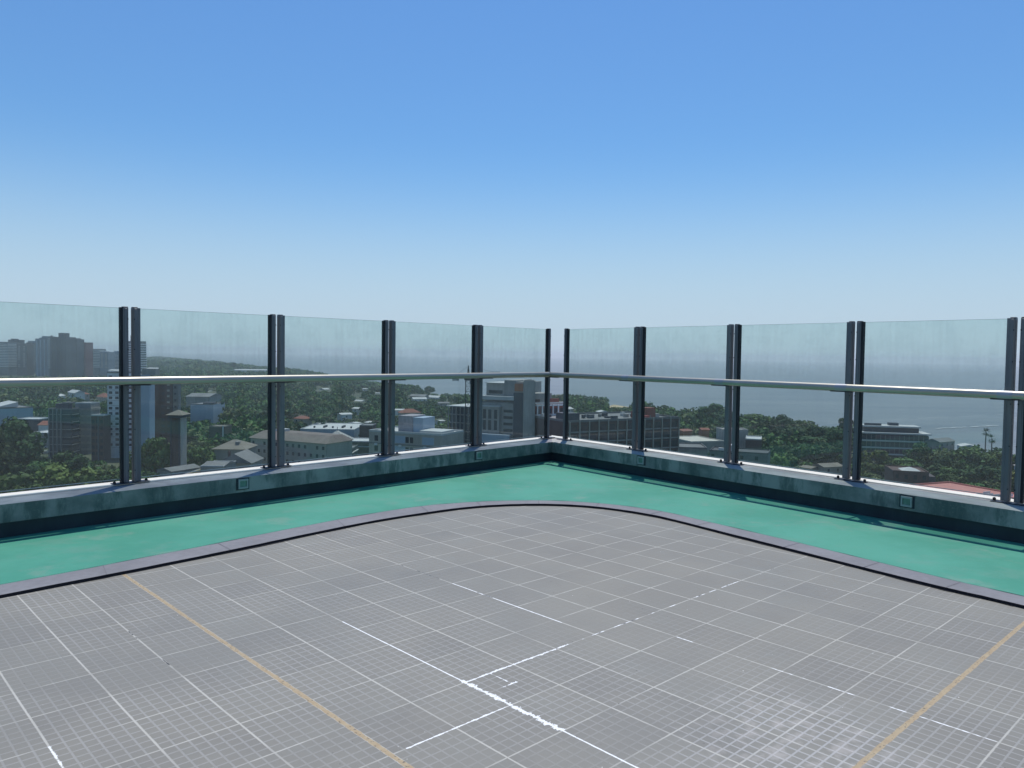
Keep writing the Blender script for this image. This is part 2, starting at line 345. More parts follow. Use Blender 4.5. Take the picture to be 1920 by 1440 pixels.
def wall_frame(w, name):
    return empty(name, (CX, CY, ZB), AL if w == 0 else AR), (1 if w == 0 else -1)
DARKROT = 0
def build_parapet(w):
    root, sy = wall_frame(w, 'parapet_wall')
    L = LENL if w == 0 else LENR
    def seg(o0, o1, z0, z1, name, mat):       # bar mitred at the corner
        s0 = corner(o0)[w]; s1 = corner(o1)[w]
        nx = 60; v = []; f = []
        for i in range(nx+1):
            t = i/nx
            for o, s in ((o0, s0), (o1, s1)):
                x = s+(L-s)*t; wv = 0.0
                v += [(x, sy*(o+wv), z0), (x, sy*(o+wv), z1)]
        for i in range(nx):
            a = 4*i; b = a+4
            for p, q_ in ((0, 1), (1, 3), (3, 2), (2, 0)): f.append((a+p, a+q_, b+q_, b+p))
        f += [(0, 2, 3, 1), (4*nx, 4*nx+1, 4*nx+3, 4*nx+2)]
        if sy < 0: f = [tuple(reversed(q)) for q in f]
        m = MB(); m.add(v, f); me = m.mesh(name, mat); me.validate()
        import bmesh; bm = bmesh.new(); bm.from_mesh(me); bmesh.ops.recalc_face_normals(bm, faces=bm.faces); bm.to_mesh(me); bm.free()
        return linkobj(name, me, root)
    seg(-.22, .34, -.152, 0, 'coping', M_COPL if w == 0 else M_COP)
    seg(-.18, .305, -.285, -.155, 'upstand', M_UP)
    seg(*((-.135, .030, .001, .012) if w == 0 else (-.19, -.03, .001, .014)), 'edge_trim', M_LIP)
    return root, sy
pl, syL = build_parapet(0); tag(pl, 'low concrete parapet with stained teal face running from the corner to the left', 'parapet wall', 'parapets of the terrace')
pr, syR = build_parapet(1); tag(pr, 'low concrete parapet with paler grey face running from the corner to the right', 'parapet wall', 'parapets of the terrace')
for root, sy, ss in ((pl, syL, (1.905, 5.24)), (pr, syR, (2.14, 5.50))):
    for s in ss:
        m = MB(); z0 = -.115; z1 = -.018
        for x0, x1, za, zb in ((s-.051, s+.051, z0, z0+.018), (s-.051, s+.051, z1-.018, z1), (s-.051, s-.037, z0+.018, z1-.018), (s+.037, s+.051, z0+.018, z1-.018)): m.box(x0, x1, sy*.344, sy*.362, za, zb)
        fr = m.build('step_light', M_SLF, root); MB().box(s-.070, s+.070, sy*.3405, sy*.3435, z0-.012, z1+.010).build('backing_plate', M_UP, fr)
        MB().box(s-.037, s+.037, sy*.344, sy*.350, z0+.018, z1-.018).build('lens', M_LENS, fr)

EA, EB, GAP = .070, .055, .040                # post element: width along the wall, depth, gap in a pair
H = ZTOP-ZB
def build_railing(w, single, centres):
    RAILO = RAILS[w]
    root, sy = wall_frame(w, 'glass_railing')
    def B(x0, x1, y0, y1, z0, z1, bev=0, m=None): return (m or MB()).box(x0, x1, sy*y0, sy*y1, z0, z1, bev)
    posts = []
    hw = (GAP+EA)/2
    for i, c in enumerate(centres):
        posts += [(c-hw, -1), (c+hw, 1)]
    posts = [(single, 1)]+posts
    tn = .022                                  # glazing channel
    for x, side in posts:                      # side: +1 glass lies further from the corner
        x0, x1 = x-EA/2, x+EA/2
        if side > 0: b0, b1, g0, g1 = x0, x1-tn, x1-tn, x1
        else: b0, b1, g0, g1 = x0+tn, x1, x0, x0+tn
        m = MB(); B(b0, b1, -EB/2, EB/2, .0195, H, .004, m); B((b0+b1)/2-.012, (b0+b1)/2+.012, EB/2, EB/2+.006, .0195, H-.01, .002, m)
        po = m.build('post', M_POST, root)
        m = MB(); B(g0, g1, -EB/2+.004, EB/2-.006, .0195, H-.002, 0, m); m.build('glazing_channel', M_GASK if side > 0 else M_POST, po)
        if side < 0: m = MB(); B(b1-.022, b1-.001, EB/2+.0005, EB/2+.004, .012, H-.012, 0, m); m.build('cover_strip', M_POSTB, po)
        m = MB(); B(b0+.002, b1-.002, -EB/2+.002, EB/2-.002, H, H+.006, .002, m); m.build('post_cap', M_PLATE, po)
        bx = b0 if side > 0 else b1
        m = MB(); B(bx-.0015 if side > 0 else bx, bx if side > 0 else bx+.0015, -EB/2+.008, EB/2-.008, .02, H-.02, 0, m); sp = m.build('side_strip', M_POSTB, po)
        for z in (.13, .52, .90, 1.28, H-.11):
            m = MB(); xx = b1-.011 if side < 0 else (b0+b1)/2-.018; m.tube((xx, sy*(EB/2), z), (xx, sy*(EB/2+.0065), z), .0055, 8); m.build('screw', M_GASK, po)
    groups = [(single, .14)]+[(c, .165) for c in centres]
    for c, hwid in groups:
        m = MB(); B(c-hwid, c+hwid, -.029 if w else -.05, .055, .0125 if w == 0 else .002, .019 if w == 0 else .0085, .002, m); pla = m.build('base_plate', M_PLATE, root)
        for sx in ((-1, 1) if hwid > .15 else (1,)):
            m = MB(); m.tube((c+sx*(hwid-.02), 0, .008), (c+sx*(hwid-.02), 0, .03), .014, 10); m.tube((c+sx*(hwid-.02), 0, .03), (c+sx*(hwid-.02), 0, .038), .014, 10, .006); m.build('anchor_bolt', M_GASK, pla)
        # handrail bracket
        m = MB(); zr = RAILZ
        for e in ((c,) if hwid < .15 else (c-hw, c+hw)):
            B(e-.012, e+.012, EB/2+.006, RAILO-.012, zr-.028, zr-.016, .002, m)
        B(c-hwid*.72, c+hwid*.72, RAILO-.02, RAILO+.02, zr-.0445, zr-.0375, .002, m); m.build('rail_bracket', M_PLATE, root)
        if hwid > .15 and w == 1:
            s2 = MB(); s2.tube((c-.06, sy*RAILO, zr), (c+.06, sy*RAILO, zr), .0395, 20); s2.build('rail_sleeve', M_SLEEVE, root)
    # panes
    ends = [single+EA/2]+sum([[c-hw-EA/2, c+hw+EA/2] for c in centres], [])
    for i in range(0, len(ends)-1, 2):
        m = MB(); B(ends[i]-.012, ends[i+1]+.012, -.005, .005, .055, H-.008, 0, m); m.build('glass_pane', M_GLASS, root)
        m = MB(); B(ends[i]-.006, ends[i+1]+.006, -.007, .007, .050, .056, 0, m); m.build('glass_edge_strip', M_EDGE, root)
        m = MB(); B(ends[i]-.006, ends[i+1]+.006, -.0052, .0052, H-.008, H-.0065, 0, m); m.build('glass_edge_strip', M_GEDGE, root)
    # handrail
    s0 = corner2(*RAILS)[w]; L = LENL if w == 0 else LENR
    m = MB(); m.tube((s0+.035, sy*RAILO, RAILZ), (L, sy*RAILO, RAILZ), .038, 24); m.build('handrail', M_RAIL, root)
    return root, sy, s0
RAILS = (.18, .25); RAILZ = (EZ-.300)-ZB
M_SLEEVE = plain('dull_rail_sleeve', (.34, .35, .37), .42, .1, 2, metal=.6)
M_EDGE = plain('grey_glass_seal', (.22, .27, .27), .5)
M_GEDGE = plain('green_glass_edge', (.10, .17, .165), .3)
cl = [.0906+1.5274*i for i in range(1, 9)]; crr = [.26+1.5025*i for i in range(1, 9)]
gl_, s_, s0 = build_railing(0, .122, cl)
tag(gl_, 'glass balustrade with paired grey posts and tubular handrail on the left parapet', 'railing', 'glass railings of the terrace')
gr_, s_, s1 = build_railing(1, .308, crr)
tag(gr_, 'glass balustrade with paired grey posts and tubular handrail on the right parapet', 'railing', 'glass railings of the terrace')
# rail elbow at the corner
a, b = corner2(*RAILS); pc = C2+dL*a+nL*RAILS[0]
m = MB(); 
for d in (dL, dR):
    m.tube((0, 0, 0), (d.x*.055, d.y*.055, 0), .0375, 16)
e = m.build('rail_elbow', M_PLATE, gl_); e.matrix_parent_inverse = Matrix.Identity(4)
e.location = gl_.rotation_euler.to_matrix().inverted() @ (Vector((pc.x, pc.y, ZB+RAILZ))-gl_.location); e.rotation_euler = (0, 0, -AL)

# body of the building that carries the terrace
pts = [wallpt(0, LENL, -.19), wallpt(0, corner(-.19)[0], -.19), wallpt(1, LENR, -.19), Vector((14, -9)), Vector((-14, -9))]
m = MB(); m.prism([(p.x, p.y) for p in pts][::-1], 4, EZ-1.75)
hb = m.build('host_building', M_BODY); tag(hb, 'pale rendered block that carries the roof terrace', 'building')
#CITY
# ------------------------------------------------------------------ river, land
def earth(x, y): return -(x*x+y*y)/(2*6371000.0)
SH = [(-3000, 560), (0, 330), (300, 262), (395, 256), (412, 228), (490, 199), (580, 197), (620, 165), (660, 146), (740, 133), (830, 109), (900, 62), (930, -40), (970, -85), (1100, -125), (1200, -185), (1627, -400), (1930, -535), (2250, -760), (3500, -1500), (6000, -3000), (12000, -7200)]
SY = np.array([a for a, b in SH]); SX = np.array([b for a, b in SH])
def inland(x, y): return np.interp(y, SY, SX)-x     # metres to the shore, positive on land
def ground(x, y):
    d = inland(x, y); h = 1.6+5.4*np.clip(d/170, 0, 1)
    h = np.where(d < 0, np.maximum(-6, d*.08)+.2, h)
    return h+np.clip((np.hypot(x, y)-1200)/1500, 0, 1)*3*np.clip(d/200, 0, 1)+earth(x, y)
def gz(x, y): return float(ground(np.array(x, float), np.array(y, float)))
def water_material():
    n = NT('river_water'); co = n.coord(); sv = n.scalev(co, (.35, 1, 1))
    w1 = n.noise(sv, .25, 5, .6); w2 = n.noise(n.scalev(co, (.25, 1, 1)), .012, 5, .6)
    n.bump(w1, 1.1, .9)
    n.set(Base_Color=n.mix(n.ramp(w2, .35, .65), (.130, .132, .118), (.190, .186, .162)), Roughness=.32); n.p.inputs['IOR'].default_value = 1.33; return n.m
mb = MB(); rr = [0]+list(np.geomspace(60, 27500, 60)); na = 120
v = [(0, 0, 0)]; f = []
for r_ in rr[1:]:
    for i in range(na): t = 2*math.pi*i/na; x, y = r_*math.cos(t), r_*math.sin(t); v.append((x, y, earth(x, y)))
for i in range(na): f.append((0, 1+i, 1+(i+1) % na))
for k in range(len(rr)-2):
    for i in range(na): a = 1+k*na+i; b = 1+k*na+(i+1) % na; f.append((a, a+na, b+na, b))
mb.add(v, f, True); o = mb.build('river', water_material()); tag(o, kind='structure')
for z in [0]:
    if o.data.polygons[0].normal.z < 0: o.data.flip_normals()
m = MB(); fo = []; N_ = 26
for i in range(N_+1):
    t = i/N_; p = onz(1752+t*122, 803.5-t*6+math.sin(i*1.3)*.25, .25); hwid = (1.1+1.0*random.random())*(0 if i in (0, N_, 13, 14) else 1); fo += [(p.x, p.y-hwid, .3), (p.x, p.y+hwid, .3)]
m.add(fo, [(2*i, 2*i+2, 2*i+3, 2*i+1) for i in range(N_)]); o = m.build('foam_line', plain('foam', (.55, .58, .58), .9)); tag(o, kind='structure')
def land_material():
    n = NT('land'); co = n.coord(); a = n.noise(co, .02, 6, .65); b = n.noise(co, .09, 5, .6); c = n.noise(co, .7, 4)
    col = n.mix(n.ramp(a, .42, .58), (.040, .058, .025), (.075, .085, .045))
    col = n.mix(n.math('MULTIPLY', n.ramp(b, .60, .68), .6), col, (.16, .15, .135))
    col = n.mix(n.math('MULTIPLY', n.ramp(c, .5, .7), .5), col, (.045, .06, .028))
    n.set(Base_Color=col, Roughness=.95); return n.m
gx = np.unique(np.concatenate([np.linspace(-9000, -1500, 40), np.linspace(-1500, 700, 150)])); gy = np.unique(np.concatenate([np.linspace(-400, 1500, 130), np.linspace(1500, 11000, 90)]))
X_, Y_ = np.meshgrid(gx, gy); Z_ = ground(X_, Y_); nx = len(gx); ny = len(gy)
v = np.stack([X_.ravel(), Y_.ravel(), Z_.ravel()], 1).tolist(); f = [(j*nx+i, j*nx+i+1, (j+1)*nx+i+1, (j+1)*nx+i) for j in range(ny-1) for i in range(nx-1)]
mb = MB(); mb.add(v, f, True); o = mb.build('ground', land_material()); tag(o, kind='structure')

# ------------------------------------------------------------------ buildings
M_WIN = plain('dark_window_glass', (.035, .045, .055), .15, .3, .5, spec=.6)
M_WINB = plain('blue_window_glass', (.022, .034, .050), .2, .25, .5, spec=.6)
M_SHUT = plain('white_shutter', (.62, .62, .60), .7)
M_WHITE = plain('white_plaster', (.70, .70, .68), .85, .12, .12)
M_CREAM = plain('cream_plaster', (.41, .375, .315), .85, .15, .12)
M_GREY = plain('grey_plaster', (.32, .305, .28), .85, .18, .12)
M_CONC = plain('raw_concrete', (.38, .36, .325), .9, .2, .15)
M_DARK = plain('dark_facade', (.085, .09, .10), .8, .25, .12)
M_BRICK = plain('brown_brick', (.115, .075, .065), .9, .2, .2)
M_BRICK2 = plain('red_brick', (.24, .085, .065), .9, .2, .2)
M_ORANGE = plain('orange_block', (.48, .20, .10), .9, .2, .2)
M_BLUEW = plain('pale_blue_wall', (.36, .43, .50), .8, .08, .1)
M_ROOFW = plain('white_roof', (.50, .50, .48), .8, .08, .1)
M_ROOFG = plain('grey_roof', (.20, .20, .195), .9, .2, .15)
M_ROOFB = plain('beige_roof', (.21, .19, .155), .9, .15, .2)
M_TILE_R = plain('terracotta_roof', (.24, .10, .07), .9, .2, .4)
M_SALM = plain('salmon_roof', (.50, .21, .175), .85, .1, .25)
M_YEL = plain('yellow_rail', (.62, .50, .22), .8)
M_STEEL = plain('crane_steel', (.06, .065, .06), .6, .2, 2)
M_ASPH = plain('asphalt', (.055, .055, .058), .9)
RECTS = []      # photo rectangles kept free of nearer trees: x0, x1, lowest y still seen, distance
FOOT = []       # building footprints: cx, cy, radius
class Bld:
    """box building standing on the ground; local x along the front to the right, y to the back"""
    def __init__(s, name, label, cat, x0, x1, yt, D0, D1=None, depth=14, wall=M_WHITE, yseen=None, group=None, zb=None, parapet=.5, roof=None, wname='wall'):
        D1 = D1 or D0; a = pix(x0, yt, D0); b = pix(x1, yt, D1); w = Vector((b.x-a.x, b.y-a.y)); s.w = w.length; s.d = depth
        g = gz((a.x+b.x)/2, (a.y+b.y)/2)-.3 if zb is None else zb
        s.root = empty(name, (a.x, a.y, g), math.atan2(w.y, w.x)); tag(s.root, label, cat, group)
        s.h = (a.z+b.z)/2-g; s.g = g; s.D = (D0+D1)/2
        m = MB(); m.box(0, s.w, 0, depth, 0, s.h)
        s.wall = m.build(wname, wall, s.root); s.m = {}
        if parapet:
            m = MB(); t = .25; p = parapet
            for q in ((0, s.w, -.02, t), (0, s.w, depth-t, depth+.02)): m.box(q[0]-.02, q[1]+.02, q[2], q[3], s.h+.002, s.h+p)
            for q in ((-.02, t), (s.w-t, s.w+.02)): m.box(q[0], q[1], t+.002, depth-t-.002, s.h+.002, s.h+p)
            m.build('parapet', roof or wall, s.root)
        if roof:
            m = MB(); m.box(.3, s.w-.3, .3, depth-.3, s.h+.004, s.h+.12); m.build('roof', roof, s.root)
        if yseen: RECTS.append((min(x0, x1)-2, max(x0, x1)+2, yseen, s.D))
        c = s.root.location+Vector((math.cos(s.root.rotation_euler.z)*s.w/2, math.sin(s.root.rotation_euler.z)*s.w/2, 0)); FOOT.append((c.x, c.y+depth/2, max(s.w, depth)/2+2))
    def z(s, y, x=None, D=None):               # photo row -> local height on the front
        return pix(x or 960, y, D or s.D).z-s.g
    def part(s, name, mat, x0, x1, y0, y1, z0, z1, parent=None):
        m = MB(); m.box(x0, x1, y0, y1, z0, z1); return m.build(name, mat, parent or s.root)
    def grid(s, cols, z0, z1, rows, ww, wh, mat=M_WIN, x0=0, x1=None, face='front', name='window', skip=0.0, jit=0):
        x1 = (s.w if face == 'front' else s.d) if x1 is None else x1
        m = MB()
        if face == 'front': m.box(-ww/2, ww/2, -.06, .05, -wh/2, wh/2)
        else: m.box(-.05, .06, -ww/2, ww/2, -wh/2, wh/2)
        me = m.mesh(name, mat)
        for r in range(rows):
            for c in range(cols):
                if random.random() < skip: continue
                u = x0+(x1-x0)*(c+.5)/cols; z = z0+(z1-z0)*(r+.5)/rows
                loc = (u, 0, z) if face == 'front' else ((s.w, u, z) if face == 'right' else (0, u, z))
                o = linkobj(name, me, s.root, loc)
                if face == 'left': o.rotation_euler = (0, 0, math.pi)
    def bands(s, name, mat, z0, z1, n, th, out=.35, x0=0, x1=None, side=True):
        x1 = s.w if x1 is None else x1; m = MB(); m.box(x0, x1, -out, s.d+.02 if 0 else -.003, -th/2, th/2)
        if side: m.box(x1+.003 if x1 >= s.w-.01 else x1, x1+out, -out, s.d, -th/2, th/2)
        me = m.mesh(name, mat)
        for r in range(n): linkobj(name, me, s.root, (0, 0, z0+(z1-z0)*(r+.5)/n))
    def hip(s, name, mat, x0, x1, y0, y1, z, hh, ov=.4, ridge=0.0):
        cx = (x0+x1)/2; cy = (y0+y1)/2; r = ridge/2; m = MB()
        v = [(x0-ov, y0-ov, z), (x1+ov, y0-ov, z), (x1+ov, y1+ov, z), (x0-ov, y1+ov, z), (cx-r, cy, z+hh), (cx+r, cy, z+hh)]
        m.add(v, [(0, 1, 5, 4), (1, 2, 5), (2, 3, 4, 5), (3, 0, 4), (3, 2, 1, 0)]); return m.build(name, mat, s.root)
    def gable(s, name, mat, z, hh, ov=.5, along='x'):
        m = MB(); w, d = s.w, s.d
        if along == 'x': v = [(-ov, -ov, z), (w+ov, -ov, z), (w+ov, d+ov, z), (-ov, d+ov, z), (-ov, d/2, z+hh), (w+ov, d/2, z+hh)]; f = [(0, 1, 5, 4), (2, 3, 4, 5), (0, 4, 3), (1, 2, 5), (3, 2, 1, 0)]
        else: v = [(-ov, -ov, z), (w+ov, -ov, z), (w+ov, d+ov, z), (-ov, d+ov, z), (w/2, -ov, z+hh), (w/2, d+ov, z+hh)]; f = [(0, 1, 4), (1, 2, 5, 4), (2, 3, 5), (3, 0, 4, 5), (3, 2, 1, 0)]
        m.add(v, f); return m.build(name, mat, s.root)

# far apartment towers along the left horizon
TG = 'apartment towers on the left horizon'
def tower(label, x0, x1, yt, D, wall, nb=14, style='bands', top=(), depth=22, bm=M_WHITE, D1=None):
    b = Bld('apartment_tower', label, 'building', x0, x1, yt, D, D1, depth, wall, 704, TG, parapet=1.0)
    z0 = 14; z1 = b.h-1.5
    if style == 'bands': b.bands('balcony_band', bm, z0, z1, nb, 1.1, 1.0)
    elif style == 'grid': b.grid(max(2, int(b.w/6)), z0, z1, min(nb, 12), 3.0, 1.6, M_CONC, name='balcony', skip=.12)
    elif style == 'piers':
        for k in range(4): x = b.w*(k+.5)/4; b.part('pier', bm, x-.9, x+.9, -.8, -.003, 0, b.h-1)
        b.bands('balcony_band', M_DARK, z0, z1, nb, .8, .5, side=False)
    for (ux0, ux1, yy) in top:
        p0 = (ux0-x0)/(x1-x0)*b.w; p1 = (ux1-x0)/(x1-x0)*b.w; b.part('roof_tank', wall, p0, p1, 5, depth-6, b.h+.004, b.z(yy, (x0+x1)/2, D))
    return b
M_T1 = plain('tower_grey', (.17, .18, .18), .85); M_T2 = plain('tower_slate', (.085, .092, .105), .85); M_T3 = plain('tower_brown', (.10, .082, .085), .85); M_T4 = plain('tower_bluish', (.20, .24, .29), .85); M_T5 = plain('tower_red', (.20, .075, .075), .85)
tower('grey slab tower with pale balcony bands at the left edge of the horizon', -6, 15, 642, 1300, M_T1, 15)
tower('slim slate tower with two roof antennas beside the banded slab', 15, 31, 638, 1330, M_T2, 14, 'grid', [(9+8, 24, 635)])
tower('brownish tower with bright white balconies in its middle floors', 31, 50, 646, 1300, M_T3, 12, 'grid', [], 20)
tower('broad brown block set behind, with a pale strip along its roof', 46, 70, 645, 1420, M_T3, 12, 'grid', [(46, 64, 642)])
tower('bluish tower with tiered penthouse and domed roof', 66, 94, 636, 1300, M_T4, 14, 'piers', [(70, 92, 633), (75, 86, 630)], bm=M_BLUEW)
bd = tower('widest dark tower with a tall square tank rising from its left side', 94, 124, 633, 1150, M_DARK, 16, 'piers', [(106, 116, 624)], 26, bm=M_T2)
tower('dark grey tower with a flat overhanging roof deck next to the widest tower', 124, 143, 637, 1180, M_T2, 14, 'piers', [(122+4, 141, 634)], bm=M_T1)
tower('dark red brick tower at the right end of the tall group', 145, 160, 643, 1200, M_T5, 13, 'grid')
tower('lower grey block with horizontal balconies right of the red tower', 161, 186, 655, 1350, M_T1, 11)
tower('low bluish block with a bright white penthouse on its roof', 187, 203, 661, 1350, M_T4, 10, 'grid', [(190, 197, 659)])
tower('long low bluish apartment block ending behind the first post', 203, 224, 661, 1400, M_T4, 10, 'bands', [(211, 217, 658)])
tower('slim grey tower seen between the two posts of the left pair', 240, 263, 641, 1000, M_T1, 14, 'bands', [(241, 248, 629)], 16)
for x0, x1, y0 in ((32, 39, 659), (41, 48, 659), (46, 52, 666), (47, 52, 676)):
    pass

tower('tall bluish slab set behind the slim slate tower, only its top storeys showing', 52, 62, 640, 1500, M_T4, 12, 'grid')
tower('thin pale tower between the widest dark tower and the bluish one', 90, 96, 632, 1250, M_T1, 15, 'bands', [(91, 94, 629)], 14)
tower('brown tower with pale balconies between the low grey block and the bluish block', 180, 190, 657, 1380, M_T3, 11, 'grid', [(182, 186, 654)], 16)

# mid distance on the left
b = Bld('office_block', 'dark green glass office block with steel fins on its left corner', 'building', 90, 134, 768, 342, 342, 6, M_DARK, 856, roof=M_ROOFG)
b.bands('floor_band', M_GREY, 1, b.h-.5, 6, .35, .12)
for x in (.4, 2.2, 4.0, 5.8): b.part('fin', M_GREY, x, x+.35, -.55, -.13, 0, b.h+.4)
b.grid(1, .5, b.h-1, 6, b.w-6.5, 1.9, M_WINB, x0=6.5); b.grid(4, 1, b.h-1, 6, 3.4, 1.9, M_WINB, face='right', x0=.5, x1=5.8)
b.part('roof_plant', M_DARK, 2.5, 8, 1.5, 5, b.h+.15, b.h+2.6); b.part('roof_plant', M_ROOFG, 5.5, 9.5, 1.6, 5, b.h+2.605, b.h+3.2)
b = Bld('office_block', 'grey office block with pale flat roof and banded floors beside the white tower', 'building', 141, 170, 757, 354, 354, 8, M_GREY, 854, roof=M_ROOFW)
b.bands('floor_band', M_CREAM, 1, b.h-1, 7, 1.1, .4); b.grid(3, 1, b.h-1, 7, 1.9, 1.2, M_WIN)
b = Bld('apartment_block', 'narrow brown apartment block squeezed against the white tower', 'building', 171, 194, 780, 333, 333, 6, M_BRICK, 862, roof=M_ROOFW)
b.grid(3, 2, b.h-1, 6, 1.1, 1.5, M_WIN); b.part('pier', M_T1, b.w*.55, b.w*.62, -.4, -.003, 0, b.h)
b = Bld('white_tower', 'tall white apartment tower with rows of small dark windows and a pale blue side wall', 'building', 201, 261, 700, 342, 342, 6, M_WHITE, 866, roof=M_ROOFG)
nf = 14; fl = (b.h-1)/16.0
b.grid(5, b.h-nf*fl-.5, b.h-.5, nf, 1.5, 1.15, M_WIN, skip=.04)
b.bands('shadow_line', M_GREY, b.h-nf*fl-.5-fl/2, b.h-.5-fl/2, nf, .16, .05, side=False)
b.part('side_wall', M_BLUEW, b.w+.003, b.w+4.2, .6, 5.8, 0, b.h-.6); b.part('roof_tank', M_GREY, b.w+.5, b.w+6.5, 1.5, 5.5, b.h-.595, b.h+2.2)
b = Bld('brick_tower', 'dark brown brick tower behind the white tower with a pale stair strip', 'building', 284, 323, 708, 366, 366, 5, M_BRICK, 836)
b.grid(2, 8, b.h-3, 8, 1.7, 1.3, M_T3, x0=4, x1=b.w); b.grid(1, 20, b.h-2, 5, 1.3, 1.0, M_GREY, x0=6, x1=10)
b.part('stair_strip', M_T1, b.w+.003, b.w+2.6, .5, 3.5, 0, b.h-1.5); b.grid(1, 14, b.h-3, 6, 1.0, 1.1, M_WIN, x0=b.w+.8, x1=b.w+2.0)
# water tower
b = Bld('water_tower', 'square brick water tower with a pale pyramid roof in the second left pane', 'tower', 318, 337, 783, 260, 260, 4.6, M_BRICK, 862, parapet=0, wname='shaft')
b.part('side_wall', M_CREAM, b.w+.003, b.w+.35, .2, 4.8, 0, b.h-.1); b.part('gallery', M_DARK, -.5, b.w+.9, -.5, 5.4, b.h+.004, b.h+.9)
b.hip('roof', M_ROOFB, -.2, b.w+.5, -.2, 5.2, b.h+.905, 1.6, .9)
for c in (0, 1): b.part('pilaster', M_T3, .2+c*(b.w-.7), .7+c*(b.w-.7), -.2, -.003, 0, b.h-.2)
# left edge
b = Bld('warehouse', 'pale blue grey box warehouse with sloped white roof at the left edge', 'building', -12, 62, 766, 440, 455, 30, M_BLUEW, 800, roof=M_ROOFG)
m = MB(); m.add([(2, 6, b.h+.5), (14, 6, b.h+3.4), (14, 24, b.h+3.4), (2, 24, b.h+.5), (14, 6, b.h+.5), (14, 24, b.h+.5)], [(0, 1, 2, 3), (0, 4, 1), (3, 2, 5), (1, 4, 5, 2), (0, 3, 5, 4)]); m.build('sloped_roof', M_ROOFW, b.root)
b = Bld('storage_shed', 'dark slate shed with a white roof edge below the pale warehouse', 'building', 30, 72, 787, 410, 410, 12, M_DARK, 812, roof=M_ROOFW)
b = Bld('small_house', 'little white house left of the green glass office', 'house', 72, 91, 797, 395, 395, 9, M_WHITE, 806, parapet=0); b.gable('roof', M_TILE_R, b.h+.004, 1.8); b.grid(2, 1, b.h, 1, 1, 1.1)
b = Bld('garage', 'low garage with a flat pale roof left of the green glass office', 'building', 56, 91, 813, 372, 372, 14, M_GREY, 826, roof=M_ROOFW)

# screen wall and roofs beyond the water tower
b = Bld('plain_hall', 'windowless pale blue hall like a blank screen beyond the water tower', 'building', 357, 400, 759, 500, 500, 20, M_BLUEW, 788, roof=M_ROOFG); b.part('roof_box', M_DARK, 7, 14, 3, 9, b.h+.13, b.h+1.4)
b = Bld('low_roofs', 'wide grey roofed shed just behind the blank pale blue hall', 'building', 349, 392, 744, 560, 560, 24, M_GREY, 756, roof=M_ROOFG, parapet=0); b.gable('ridge_roof', M_ROOFG, b.h+.13, 2.0)
b = Bld('brick_hut', 'small brown building with a white gable strip among trees right of the blank hall', 'building', 392, 421, 801, 395, 395, 10, M_BRICK, 814, roof=M_ROOFB); b.part('pier', M_WHITE, b.w-1.1, b.w-.4, -.25, -.003, 0, b.h+.9)
# sheds and pyramid roof bottom left
b = Bld('long_shed', 'long low shed with a corrugated grey roof running up to the right', 'building', 322, 376, 880, 246, 256, 7, M_GREY, 895, parapet=0); b.gable('roof', M_ROOFG, b.h+.004, .9, .3); b.grid(9, .8, b.h-.3, 1, .8, 1.4)
b = Bld('ramp', 'narrow walkway with a yellow edge climbing beside the long shed', 'walkway', 338, 402, 884, 236, 262, 2.2, M_ROOFG, 900, parapet=0, wname='deck'); b.part('guard_rail', M_YEL, 0, b.w, -.12, -.003, b.h-.5, b.h+.45)
b = Bld('pavilion', 'beige pavilion with a low pyramid roof below the tree line', 'building', 402, 458, 842, 292, 292, 13, M_CREAM, 858, parapet=0)
b.hip('roof', M_ROOFB, 0, b.w, 0, 13, b.h+.004, 3.0, .9, 1.5); b.grid(6, 1, b.h-.8, 1, .9, 1.2); b.part('roof_vent', M_GREY, b.w*.62, b.w*.75, 2.5, 4, b.h+1.2, b.h+2.6)
b = Bld('old_house', 'old house with a steep grey gable and a rendered front below the pavilion', 'house', 410, 470, 868, 262, 262, 12, M_CREAM, 890, parapet=0); b.gable('roof', M_ROOFG, b.h+.004, 3.2, .6, 'y'); b.grid(3, 1, b.h-1, 1, 1, 1.3); b.part('chimney', M_BRICK, 2, 2.7, 3, 3.7, b.h+1, b.h+3.6)
b = Bld('tin_roof_house', 'low house with a wrinkled white tin roof in front of the old house', 'house', 376, 418, 876, 248, 248, 12, M_GREY, 892, roof=M_ROOFW); b.gable('roof_sheet', M_ROOFG, b.h+.13, 1.0, .2)
# pale four storey block
b = Bld('school_block', 'long pale four storey block with a brown sloping roof edge and square dark windows', 'building', 470, 612, 826, 318, 300, 16, M_CREAM, 876, parapet=0)
m = MB(); m.add([(-.6, -.7, b.h), (b.w+.6, -.7, b.h), (b.w-2, 5, b.h+2.6), (2, 5, b.h+2.6), (b.w+.6, 16.6, b.h), (-.6, 16.6, b.h), (b.w-2, 12, b.h+2.6), (2, 12, b.h+2.6)], [(0, 1, 2, 3), (1, 4, 6, 2), (4, 5, 7, 6), (5, 0, 3, 7), (3, 2, 6, 7)]); m.build('roof', plain('brown_roof', (.20, .165, .145), .9), b.root)
b.grid(13, b.h-13.2, b.h-.3, 4, 1.15, 1.35, M_WIN, skip=.16); b.part('roof_tank', M_ROOFW, 8, 12, 6, 10, b.h+2.61, b.h+3.6)
m = MB(); 
b = Bld('flat_hall', 'wide hall with a flat white roof and small roof vents behind the pale block', 'building', 563, 664, 806, 425, 425, 38, M_BLUEW, 826, roof=M_ROOFW)
for k in range(5): b.part('roof_vent', M_DARK, 5+k*5.2, 5.9+k*5.2, 9+k % 2*8, 10, b.h+.13, b.h+1.2)
